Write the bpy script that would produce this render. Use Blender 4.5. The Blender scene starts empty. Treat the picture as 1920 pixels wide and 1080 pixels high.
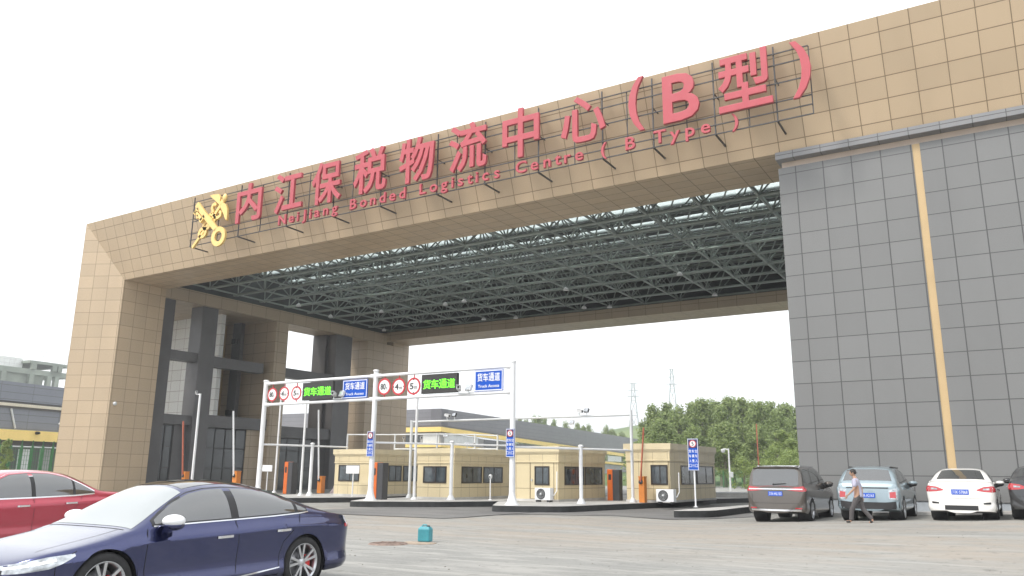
import bpy, bmesh, math, random
from mathutils import Vector, Matrix
random.seed(7)
SC = bpy.context.scene
COL = SC.collection
PI = math.pi
R = math.radians

# ------------------------------------------------------------------ camera, sky, sun, exposure
F = 1494.087                      # focal length in photo pixels (1920 wide)
PT, RL, YW, CH = R(13.095), R(0.499), R(-31.631), 1.5
cam = bpy.data.cameras.new("camera")
camo = bpy.data.objects.new("camera", cam)
COL.objects.link(camo)
cam.sensor_width = 36.0
cam.lens = 36.0 * F / 1920.0
cam.clip_start, cam.clip_end = 0.1, 5000.0
_r0 = Vector((math.cos(YW), -math.sin(YW), 0))
_f0 = Vector((math.sin(YW), math.cos(YW), 0))
_fw = _f0 * math.cos(PT) + Vector((0, 0, math.sin(PT)))
_up = -_f0 * math.sin(PT) + Vector((0, 0, math.cos(PT)))
_rr = _r0 * math.cos(RL) + _up * math.sin(RL)
_uu = -_r0 * math.sin(RL) + _up * math.cos(RL)
camo.matrix_world = Matrix(((_rr.x, _uu.x, -_fw.x, 0), (_rr.y, _uu.y, -_fw.y, 0), (_rr.z, _uu.z, -_fw.z, CH), (0, 0, 0, 1)))
SC.camera = camo

SUN_EL, SUN_AZ = R(52), R(212)    # azimuth clockwise from +Y
wd = bpy.data.worlds.new("World"); SC.world = wd; wd.use_nodes = True
nt = wd.node_tree; nt.nodes.clear()
wo = nt.nodes.new("ShaderNodeOutputWorld"); bg = nt.nodes.new("ShaderNodeBackground")
sky = nt.nodes.new("ShaderNodeTexSky"); sky.sky_type = 'NISHITA'; sky.sun_disc = False
sky.sun_elevation = SUN_EL; sky.sun_rotation = SUN_AZ
sky.air_density = 1.0; sky.dust_density = 3.0
# thin bright overcast: the clear sky veiled by a nearly even white cloud layer
tc = nt.nodes.new("ShaderNodeTexCoord"); nz = nt.nodes.new("ShaderNodeTexNoise")
nz.inputs["Scale"].default_value = 2.2; nz.inputs["Detail"].default_value = 5
rp = nt.nodes.new("ShaderNodeMapRange")
rp.inputs[1].default_value = 0.3; rp.inputs[2].default_value = 0.7; rp.inputs[3].default_value = 0.8; rp.inputs[4].default_value = 0.97
mx = nt.nodes.new("ShaderNodeMix"); mx.data_type = 'RGBA'
mx.inputs[7].default_value = (8.6, 8.75, 8.9, 1)
nt.links.new(tc.outputs["Generated"], nz.inputs["Vector"]); nt.links.new(nz.outputs[0], rp.inputs[0])
nt.links.new(rp.outputs[0], mx.inputs[0]); nt.links.new(sky.outputs[0], mx.inputs[6]); nt.links.new(mx.outputs[2], bg.inputs[0])
bg.inputs[1].default_value = 0.11
nt.links.new(bg.outputs[0], wo.inputs[0])
sl = bpy.data.lights.new("sun", 'SUN'); sl.energy = 1.5; sl.angle = R(12); sl.color = (1.0, 0.95, 0.88)
so = bpy.data.objects.new("sun", sl); COL.objects.link(so)
_sd = Vector((math.sin(SUN_AZ) * math.cos(SUN_EL), math.cos(SUN_AZ) * math.cos(SUN_EL), math.sin(SUN_EL)))
so.rotation_euler = _sd.to_track_quat('Z', 'Y').to_euler()
SC.view_settings.view_transform = 'Standard'; SC.view_settings.look = 'None'
SC.view_settings.gamma = 1.0; SC.view_settings.use_curve_mapping = False
SC.view_settings.exposure = 1.03

# ------------------------------------------------------------------ surveying: photo pixel -> place in the world
def ray(x, y):
    a, b = (x - 960) / F, (y - 540) / F
    return _rr * a - _uu * b + _fw
def gp(x, y, z=0.0):
    d = ray(x, y); return Vector((0, 0, CH)) + d * ((z - CH) / d.z)
def yp(x, y, Y):
    d = ray(x, y); return Vector((0, 0, CH)) + d * (Y / d.y)
def xp(x, y, X):
    d = ray(x, y); return Vector((0, 0, CH)) + d * (X / d.x)
def project(P):
    v = Vector(P) - Vector((0, 0, CH)); d = v.dot(_fw)
    return 960 + F * v.dot(_rr) / d, 540 - F * v.dot(_uu) / d
def hz(P, y):
    lo, hi = -5.0, 90.0
    for _ in range(50):
        m = (lo + hi) / 2
        if project((P[0], P[1], m))[1] > y: lo = m
        else: hi = m
    return lo
def sstep(a, b, x):
    t = max(0.0, min(1.0, (x - a) / (b - a))); return t * t * (3 - 2 * t)
def ground_z(x, y):
    return 0.043 * max(0.0, min(x, 12) + 8.0) * sstep(13, 25, y)

# ------------------------------------------------------------------ materials
def _new(name):
    m = bpy.data.materials.new(name); m.use_nodes = True
    n = m.node_tree; b = n.nodes["Principled BSDF"]
    return m, n, b
def _mixc(n, fac, c1, c2, blend='MIX'):
    k = n.nodes.new("ShaderNodeMix"); k.data_type = 'RGBA'; k.blend_type = blend
    for i, s in ((0, fac), (6, c1), (7, c2)):
        if hasattr(s, "links"): n.links.new(s, k.inputs[i])
        elif i == 0: k.inputs[0].default_value = s
        else: k.inputs[i].default_value = (s[0], s[1], s[2], 1)
    return k.outputs[2]
def _math(n, op, a, b=None):
    k = n.nodes.new("ShaderNodeMath"); k.operation = op
    for i, s in ((0, a), (1, b)):
        if s is None: continue
        if hasattr(s, "links"): n.links.new(s, k.inputs[i])
        else: k.inputs[i].default_value = s
    return k.outputs[0]
def _noise(n, scale, detail=4, coord="Object", stretch=None, dist=0):
    t = n.nodes.new("ShaderNodeTexCoord"); z = n.nodes.new("ShaderNodeTexNoise")
    z.inputs["Scale"].default_value = scale; z.inputs["Detail"].default_value = detail; z.inputs["Distortion"].default_value = dist
    if stretch:
        mp = n.nodes.new("ShaderNodeMapping"); mp.inputs["Scale"].default_value = stretch
        n.links.new(t.outputs[coord], mp.inputs[0]); n.links.new(mp.outputs[0], z.inputs["Vector"])
    else:
        n.links.new(t.outputs[coord], z.inputs["Vector"])
    return z.outputs[0]
def _range(n, s, a, b, c, d):
    k = n.nodes.new("ShaderNodeMapRange"); n.links.new(s, k.inputs[0])
    for i, v in enumerate((a, b, c, d)): k.inputs[i + 1].default_value = v
    return k.outputs[0]
def mat(name, col, rough=0.5, metal=0.0, var=0.12, scale=2.0, bump=0.0, coat=0.0, spec=0.5, emit=None, bscale=None):
    m, n, b = _new(name)
    if var > 0:
        f = _range(n, _noise(n, scale, 6), 0.3, 0.7, 0, 1)
        c = _mixc(n, f, [v * (1 - var) for v in col], [min(1, v * (1 + var)) for v in col])
        n.links.new(c, b.inputs["Base Color"])
        r = _range(n, _noise(n, scale * 3, 4), 0.3, 0.7, max(0.02, rough - 0.08), min(1, rough + 0.08))
        n.links.new(r, b.inputs["Roughness"])
    else:
        b.inputs["Base Color"].default_value = (*col, 1); b.inputs["Roughness"].default_value = rough
    b.inputs["Metallic"].default_value = metal
    b.inputs["Specular IOR Level"].default_value = spec
    b.inputs["Coat Weight"].default_value = coat; b.inputs["Coat Roughness"].default_value = 0.04
    if bump > 0:
        k = n.nodes.new("ShaderNodeBump"); k.inputs["Strength"].default_value = bump; k.inputs["Distance"].default_value = 0.02
        n.links.new(_noise(n, bscale or scale * 6, 6), k.inputs["Height"]); n.links.new(k.outputs[0], b.inputs["Normal"])
    if emit:
        b.inputs["Emission Color"].default_value = (*emit[0], 1); b.inputs["Emission Strength"].default_value = emit[1]
    return m
def panel(name, col, joint, tw, th, ou=0.0, ov=0.0, jw=0.035, rough=0.42, var=0.05, tilt=0.012, dirt=0.12, metal=0.0, jv=None):
    """cladding panels laid out on the surface in metres (UV), each with its own slight tone and tilt"""
    m, n, b = _new(name)
    uv = n.nodes.new("ShaderNodeUVMap"); sp = n.nodes.new("ShaderNodeSeparateXYZ"); n.links.new(uv.outputs[0], sp.inputs[0])
    u = _math(n, 'DIVIDE', _math(n, 'ADD', sp.outputs[0], ou + 500 * tw), tw)
    v = _math(n, 'DIVIDE', _math(n, 'ADD', sp.outputs[1], ov + 500 * th), th)
    fu, fv = _math(n, 'FRACT', u), _math(n, 'FRACT', v)
    ju = _math(n, 'MAXIMUM', _math(n, 'LESS_THAN', fu, jw / tw), _math(n, 'LESS_THAN', fv, (jv or jw) / th))
    cell = n.nodes.new("ShaderNodeCombineXYZ")
    n.links.new(_math(n, 'FLOOR', u), cell.inputs[0]); n.links.new(_math(n, 'FLOOR', v), cell.inputs[1])
    wn = n.nodes.new("ShaderNodeTexWhiteNoise"); wn.noise_dimensions = '3D'; n.links.new(cell.outputs[0], wn.inputs["Vector"])
    c0 = _mixc(n, wn.outputs[0], [q * (1 - var) for q in col], [q * (1 + var) for q in col])
    st = _range(n, _noise(n, 0.9, 5, "Object", (1, 1, 0.12)), 0.42, 0.72, 0, dirt)
    c1 = _mixc(n, st, c0, [q * 0.55 for q in col])
    n.links.new(_mixc(n, ju, c1, joint), b.inputs["Base Color"])
    n.links.new(_range(n, _noise(n, 1.7, 4), 0.3, 0.7, rough - 0.06, rough + 0.1), b.inputs["Roughness"])
    b.inputs["Metallic"].default_value = metal
    g = n.nodes.new("ShaderNodeNewGeometry")
    def vm(op, a, bb):
        k = n.nodes.new("ShaderNodeVectorMath"); k.operation = op
        for i, s in ((0, a), (1, bb)):
            if s is None: continue
            if hasattr(s, "links"): n.links.new(s, k.inputs[i])
            else: k.inputs[i].default_value = s
        return k.outputs[0]
    t = vm('MULTIPLY', vm('SUBTRACT', wn.outputs[1], (0.5, 0.5, 0.5)), (tilt, tilt, tilt))
    n.links.new(vm('NORMALIZE', vm('ADD', g.outputs["Normal"], t), None), b.inputs["Normal"])
    return m
def glassy(name, col, rough=0.05, spec=0.9, var=0.15, scale=1.0):
    m = mat(name, col, rough, 0, var, scale, spec=spec); return m

M = {}
M['tan'] = panel("tan_panel_beam", (0.50, 0.38, 0.25), (0.20, 0.14, 0.08), 1.062, 0.79, ou=0.40, ov=0.155, jw=0.034, var=0.07)
M['tan_pier'] = panel("tan_panel_pier", (0.50, 0.385, 0.258), (0.26, 0.19, 0.12), 0.95, 0.87, ou=0.3, ov=0.06, jw=0.03, var=0.07)
M['tan_side'] = panel("tan_panel_side", (0.44, 0.345, 0.24), (0.14, 0.1, 0.06), 1.1, 0.87, ou=0.25, ov=0.06, jw=0.035)
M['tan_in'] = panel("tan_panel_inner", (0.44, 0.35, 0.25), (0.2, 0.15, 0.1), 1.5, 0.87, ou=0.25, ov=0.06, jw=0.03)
M['grey'] = panel("grey_panel", (0.176, 0.178, 0.177), (0.062, 0.062, 0.062), 1.062, 0.86, ou=0.93, ov=0.205, jw=0.04, rough=0.34, tilt=0.013, jv=0.032, var=0.045, dirt=0.12)
M['grey_cornice'] = panel("grey_panel_cornice", (0.215, 0.217, 0.224), (0.08, 0.08, 0.08), 1.062, 5.0, ou=0.93, ov=0.7, jw=0.03, rough=0.35)
M['greywall'] = panel("pale_grey_panel", (0.74, 0.75, 0.73), (0.3, 0.25, 0.25), 1.2, 0.87, jw=0.03)
M['dark'] = mat("dark_grey_metal", (0.115, 0.112, 0.116), 0.45, 0, 0.12, 0.8)
M['dark2'] = mat("charcoal_panel", (0.088, 0.085, 0.087), 0.5, 0, 0.15, 0.6)
M['gold'] = mat("ochre_strip", (0.50, 0.36, 0.19), 0.45, 0, 0.06, 1.2)
M['peach'] = mat("pale_groove", (0.55, 0.45, 0.37), 0.6, 0, 0.06)
M['plinth'] = mat("pale_blue_grey_plinth", (0.33, 0.36, 0.39), 0.6, 0, 0.12, 1.5)
M['truss'] = mat("grey_green_steel", (0.30, 0.345, 0.325), 0.45, 0.1, 0.12, 0.7)
M['deck'] = mat("dark_roof_deck", (0.07, 0.078, 0.08), 0.6, 0, 0.2, 0.5)
M['white'] = mat("white_steel", (0.78, 0.79, 0.80), 0.38, 0, 0.05, 2.0)
M['whitegrey'] = mat("weathered_white_steel", (0.62, 0.64, 0.65), 0.42, 0, 0.08, 2.0)
M['concrete'] = mat("pale_concrete", (0.52, 0.51, 0.49), 0.85, 0, 0.18, 1.2, 0.3)
M['glassdk'] = glassy("dark_glass", (0.03, 0.036, 0.04))
M['black'] = mat("black_plastic", (0.018, 0.018, 0.02), 0.5, 0, 0.1)
M['rubber'] = mat("tyre_rubber", (0.022, 0.022, 0.023), 0.85, 0, 0.25, 6)
M['steel_dk'] = mat("dark_sign_steel", (0.06, 0.058, 0.06), 0.5, 0.3, 0.1)

# ------------------------------------------------------------------ mesh building
class MB:
    def __init__(s):
        s.v = []; s.f = []; s.x = None; s.sm = []
    def add(s, vs, fs, smooth=False):
        o = len(s.v)
        if s.x is not None: vs = [s.x @ Vector(p) for p in vs]
        s.v += [tuple(p) for p in vs]; s.f += [tuple(i + o for i in f) for f in fs]; s.sm += [smooth] * len(fs)
        return s
    def quad(s, a, b, c, d): return s.add([a, b, c, d], [(0, 1, 2, 3)])
    def box(s, x0, x1, y0, y1, z0, z1):
        v = [(x0, y0, z0), (x1, y0, z0), (x1, y1, z0), (x0, y1, z0), (x0, y0, z1), (x1, y0, z1), (x1, y1, z1), (x0, y1, z1)]
        return s.add(v, [(0, 3, 2, 1), (4, 5, 6, 7), (0, 1, 5, 4), (1, 2, 6, 5), (2, 3, 7, 6), (3, 0, 4, 7)])
    def rbox(s, x0, x1, y0, y1, z0, z1, b=0.01):
        """box with bevelled vertical and horizontal edges"""
        bm = bmesh.new(); bmesh.ops.create_cube(bm, size=1)
        for q in bm.verts:
            q.co = Vector(((x0 + x1) / 2 + q.co.x * (x1 - x0), (y0 + y1) / 2 + q.co.y * (y1 - y0), (z0 + z1) / 2 + q.co.z * (z1 - z0)))
        bmesh.ops.bevel(bm, geom=list(bm.edges), offset=b, segments=2, affect='EDGES', profile=0.5)
        bm.verts.index_update()
        s.add([q.co.copy() for q in bm.verts], [[q.index for q in f.verts] for f in bm.faces]); bm.free(); return s
    def prism(s, pts, z0, z1):
        n = len(pts); v = [(p[0], p[1], z0) for p in pts] + [(p[0], p[1], z1) for p in pts]
        return s.add(v, [tuple(range(n - 1, -1, -1)), tuple(range(n, 2 * n))] + [(i, (i + 1) % n, n + (i + 1) % n, n + i) for i in range(n)])
    def prism_y(s, pts, y0, y1):
        """polygon in XZ given anticlockwise as seen from -Y, extruded y0..y1"""
        n = len(pts); v = [(p[0], y0, p[1]) for p in pts] + [(p[0], y1, p[1]) for p in pts]
        return s.add(v, [tuple(range(n)), tuple(range(2 * n - 1, n - 1, -1))] + [(i, n + i, n + (i + 1) % n, (i + 1) % n) for i in range(n)])
    def tube(s, p0, p1, r, n=6, r1=None, caps=True, smooth=True):
        p0, p1 = Vector(p0), Vector(p1); d = (p1 - p0)
        if d.length < 1e-6: return s
        d.normalize(); a = d.orthogonal().normalized(); b = d.cross(a)
        r1 = r if r1 is None else r1
        v = []
        for p, q in ((p0, r), (p1, r1)):
            v += [p + (a * math.cos(2 * PI * i / n) + b * math.sin(2 * PI * i / n)) * q for i in range(n)]
        f = [(i, (i + 1) % n, n + (i + 1) % n, n + i) for i in range(n)]
        s.add(v, f, smooth)
        if caps: s.add(v, [tuple(range(n - 1, -1, -1)), tuple(range(n, 2 * n))])
        return s
    def bar(s, p0, p1, w, h=None):
        """square bar"""
        h = h or w
        p0, p1 = Vector(p0), Vector(p1); d = (p1 - p0).normalized()
        a = d.cross(Vector((0, 0, 1)))
        a = Vector((1, 0, 0)) if a.length < 1e-3 else a.normalized()
        b = a.cross(d)
        v = []
        for p in (p0, p1):
            v += [p + a * (w / 2) * i + b * (h / 2) * j for i, j in ((-1, -1), (1, -1), (1, 1), (-1, 1))]
        return s.add(v, [(3, 2, 1, 0), (4, 5, 6, 7)] + [(i, (i + 1) % 4, 4 + (i + 1) % 4, 4 + i) for i in range(4)])
    def path(s, pts, r, n=6):
        for a, b in zip(pts, pts[1:]): s.tube(a, b, r, n)
        return s
    def lathe(s, prof, c=(0, 0, 0), n=16, axis='Z', smooth=True):
        v = []; k = len(prof); c = Vector(c)
        for i in range(n):
            t = 2 * PI * i / n
            for (r, h) in prof:
                q = (r * math.cos(t), r * math.sin(t), h)
                if axis == 'Y': q = (q[0], q[2], q[1])
                if axis == 'X': q = (q[2], q[0], q[1])
                v.append(c + Vector(q))
        f = []
        for i in range(n):
            for j in range(k - 1):
                a, b = i * k + j, ((i + 1) % n) * k + j
                f.append((a, b, b + 1, a + 1))
        return s.add(v, f, smooth)
    def ball(s, c, rx, ry=None, rz=None, nu=10, nv=7):
        ry = ry or rx; rz = rz or rx; v = []; f = []
        for i in range(nv + 1):
            t = PI * i / nv
            for j in range(nu):
                p = 2 * PI * j / nu
                v.append((c[0] + rx * math.sin(t) * math.cos(p), c[1] + ry * math.sin(t) * math.sin(p), c[2] + rz * math.cos(t)))
        for i in range(nv):
            for j in range(nu):
                a = i * nu + j; b = i * nu + (j + 1) % nu
                f.append((a, a + nu, b + nu, b))
        return s.add(v, f, True)
    def build(s, name, m, parent=None, label=None, origin=None, fix=True):
        me = bpy.data.meshes.new(name)
        o = Vector(origin) if origin is not None else (Vector(parent.get('_o', (0, 0, 0))) if parent is not None else Vector((0, 0, 0)))
        me.from_pydata([tuple(Vector(p) - o) for p in s.v], [], s.f)
        if fix:
            bm = bmesh.new(); bm.from_mesh(me); bmesh.ops.recalc_face_normals(bm, faces=bm.faces); bm.to_mesh(me); bm.free()
        for p, q in zip(me.polygons, s.sm): p.use_smooth = q
        uvl = me.uv_layers.new(name="UVMap").data
        for p in me.polygons:
            n = p.normal; ax = max(range(3), key=lambda i: abs(n[i]))
            for li in p.loop_indices:
                c = Vector(s.v[me.loops[li].vertex_index])
                uvl[li].uv = ((c.y, c.z), (c.x, c.z), (c.x, c.y))[ax]
        if m is not None: me.materials.append(m)
        ob = bpy.data.objects.new(name, me); COL.objects.link(ob)
        if parent is not None: ob.parent = parent
        elif origin is not None: ob.location = o
        if label: ob['label'] = label
        return ob
def thing(name, label, cat, loc=(0, 0, 0), rz=0.0, group=None, world=False):
    """an Empty at the thing's base; world=True: its parts are given in world coordinates"""
    o = bpy.data.objects.new(name, None); COL.objects.link(o)
    o.empty_display_size = 0.3
    o.location = loc; o.rotation_euler = (0, 0, rz)
    o['label'] = label; o['category'] = cat
    if group: o['group'] = group
    if world: o['_o'] = tuple(loc)
    return o
def tag(o, label, cat, group=None):
    o['label'] = label; o['category'] = cat
    if group: o['group'] = group
    return o
def struct(o):
    o['kind'] = 'structure'; return o
def stuff(o, label=None, cat=None):
    o['kind'] = 'stuff'
    if label: o['label'] = label
    if cat: o['category'] = cat
    return o
def dup(root, loc, rz=None, label=None, group=None, sc=None):
    r = root.copy(); COL.objects.link(r); r.location = loc
    if rz is not None: r.rotation_euler = (0, 0, rz)
    if sc is not None: r.scale = sc if hasattr(sc, '__len__') else (sc, sc, sc)
    if label: r['label'] = label
    if group: r['group'] = group
    def rec(src, dst):
        for ch in list(src.children):
            c = ch.copy(); COL.objects.link(c); c.parent = dst; rec(ch, c)
    rec(root, r)
    return r
def text_mesh(body, size=1.0, extrude=0.05, offset=0.0, bevel=0.0, align='CENTER', space=1.0):
    """glyph outlines -> (verts, faces) in the XY plane"""
    cu = bpy.data.curves.new('glyph', 'FONT'); cu.body = body; cu.size = size; cu.extrude = extrude; cu.offset = offset
    cu.bevel_depth = bevel; cu.resolution_u = 3; cu.align_x = align; cu.space_character = space
    o = bpy.data.objects.new('glyph', cu); COL.objects.link(o)
    dg = bpy.context.evaluated_depsgraph_get(); dg.update()
    me = bpy.data.meshes.new_from_object(o.evaluated_get(dg))
    v = [q.co.copy() for q in me.vertices]; f = [tuple(p.vertices) for p in me.polygons]
    bpy.data.objects.remove(o); bpy.data.curves.remove(cu); bpy.data.meshes.remove(me)
    return v, f
def put_text(mb, body, x0, x1, z0, z1, y, depth=0.01, offset=0.0, keep=False, bold=0.0):
    """glyphs scaled into the box x0..x1, z0..z1 on a plane facing -Y at y (front face)"""
    v, f = text_mesh(body, 1.0, 0.5, 0.0, bold + offset)
    xs = [p.x for p in v]; ys = [p.y for p in v]
    a, b, c, d = min(xs), max(xs), min(ys), max(ys)
    sx, sz = (x1 - x0) / (b - a), (z1 - z0) / (d - c)
    if keep: sx = sz = min(sx, sz)
    cx, cz = (x0 + x1) / 2, (z0 + z1) / 2
    mb.add([(cx + (p.x - (a + b) / 2) * sx, y - depth / 2 - p.z * depth, cz + (p.y - (c + d) / 2) * sz) for p in v], f)
    return mb
# ------------------------------------------------------------------ ground
def build_ground():
    xs = [-1500, -600, -250, -120] + [-80 + 2 * i for i in range(61)] + [60, 120, 300, 900, 1500]
    ys = [-300, -100, -30, -10, 0, 4, 8, 12] + [14 + 1.5 * i for i in range(34)] + [70, 90, 130, 200, 400, 900, 2200]
    mb = MB(); nx = len(xs)
    mb.add([(x, y, ground_z(x, y)) for y in ys for x in xs],
           [(j * nx + i, j * nx + i + 1, (j + 1) * nx + i + 1, (j + 1) * nx + i) for j in range(len(ys) - 1) for i in range(nx - 1)], True)
    m, n, b = _new("dusty_concrete")
    big = _range(n, _noise(n, 0.13, 7, dist=0.8), 0.36, 0.66, 0, 1)
    c = _mixc(n, big, (0.205, 0.208, 0.200), (0.262, 0.262, 0.25))
    # curving tyre-swept dust: two families of streaks crossing at a slant
    t_ = n.nodes.new("ShaderNodeTexCoord")
    for rot, sc, lo_, hi_, col, amt in ((0.35, (0.22, 1.2, 1), .47, .64, (0.345, 0.342, 0.322), .8), (-0.55, (0.26, 1.4, 1), .49, .66, (0.335, 0.33, 0.312), .7), (0.1, (0.3, 2.6, 1), .56, .72, (0.135, 0.137, 0.134), .42)):
        mp = n.nodes.new("ShaderNodeMapping"); mp.inputs["Scale"].default_value = sc; mp.inputs["Rotation"].default_value = (0, 0, rot)
        z_ = n.nodes.new("ShaderNodeTexNoise"); z_.inputs["Scale"].default_value = 0.75; z_.inputs["Detail"].default_value = 9; z_.inputs["Distortion"].default_value = 2.6; z_.inputs["Roughness"].default_value = .6
        n.links.new(t_.outputs["Object"], mp.inputs[0]); n.links.new(mp.outputs[0], z_.inputs["Vector"])
        c = _mixc(n, _range(n, z_.outputs[0], lo_, hi_, 0, amt), c, col)
    # spill of beige earth lying in a band before the islands and the parked cars
    sp_ = n.nodes.new("ShaderNodeSeparateXYZ"); n.links.new(t_.outputs["Object"], sp_.inputs[0])
    band = _math(n, 'MULTIPLY', _range(n, sp_.outputs[1], 13.5, 17.5, 0, 1), _range(n, sp_.outputs[1], 25.5, 28.5, 1, 0))
    bn = _range(n, _noise(n, .42, 8, stretch=(.5, 1.6, 1), dist=1.2), .38, .62, .05, .75)
    c = _mixc(n, _math(n, 'MULTIPLY', band, bn), c, (0.305, 0.262, 0.215))
    fine = _range(n, _noise(n, 22, 6), 0.3, 0.7, 0, 0.4)
    c = _mixc(n, fine, c, (0.31, 0.305, 0.285))
    sp = _range(n, _noise(n, 5, 6, dist=.5), 0.58, 0.72, 0, 0.5)
    c = _mixc(n, sp, c, (0.13, 0.125, 0.115))
    n.links.new(c, b.inputs["Base Color"]); b.inputs["Roughness"].default_value = 0.9; b.inputs["Specular IOR Level"].default_value = 0.25
    k = n.nodes.new("ShaderNodeBump"); k.inputs["Strength"].default_value = 0.35; k.inputs["Distance"].default_value = 0.03
    n.links.new(_noise(n, 9, 8), k.inputs["Height"]); n.links.new(k.outputs[0], b.inputs["Normal"])
    struct(mb.build("ground", m, fix=False))
build_ground()
# asphalt of the lanes, laid on the concrete with an irregular front edge
def build_lane():
    m, n, b = _new("lane_asphalt")
    f = _range(n, _noise(n, 0.5, 7, stretch=(0.4, 1.2, 1), dist=0.8), 0.35, 0.68, 0, 1)
    c = _mixc(n, f, (0.10, 0.10, 0.102), (0.185, 0.183, 0.178))
    f2 = _range(n, _noise(n, 30, 4), 0.35, 0.7, 0, 0.5); c = _mixc(n, f2, c, (0.24, 0.235, 0.225))
    n.links.new(c, b.inputs["Base Color"]); b.inputs["Roughness"].default_value = 0.85
    front = [(560, 958), (640, 965), (700, 967), (760, 970), (830, 972.5), (870, 971), (920, 967), (1000, 965), (1080, 967), (1160, 968), (1250, 975), (1330, 974), (1420, 969)]
    P = [gp(x, y + random.uniform(-0.6, 0.6)) for x, y in front]
    v = []
    for i, p in enumerate(P):
        for t in (0, 0.1, 0.3, 0.6, 1.0):
            yb = 41.0; q = (p.x, p.y + (yb - p.y) * t)  # asphalt stops here, unseen, so the paler ground beyond bounces more light up
            v.append((q[0], q[1], ground_z(*q) + 0.008))
    k = 5
    fs = [(i * k + j, (i + 1) * k + j, (i + 1) * k + j + 1, i * k + j + 1) for i in range(len(P) - 1) for j in range(k - 1)]
    mb = MB(); mb.add(v, fs)
    struct(mb.build("lane_road", m))
    # darker sealed joint along the edge
    jb = MB()
    for a, c in zip(P, P[1:]):
        d = (c - a); d.z = 0; nrm = Vector((-d.y, d.x, 0)).normalized() * 0.06
        jb.quad(*[(q.x, q.y, ground_z(q.x, q.y) + 0.013) for q in (a - nrm, c - nrm, c + nrm, a + nrm)])
    struct(jb.build("road_joint", M['steel_dk']))
build_lane()

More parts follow.
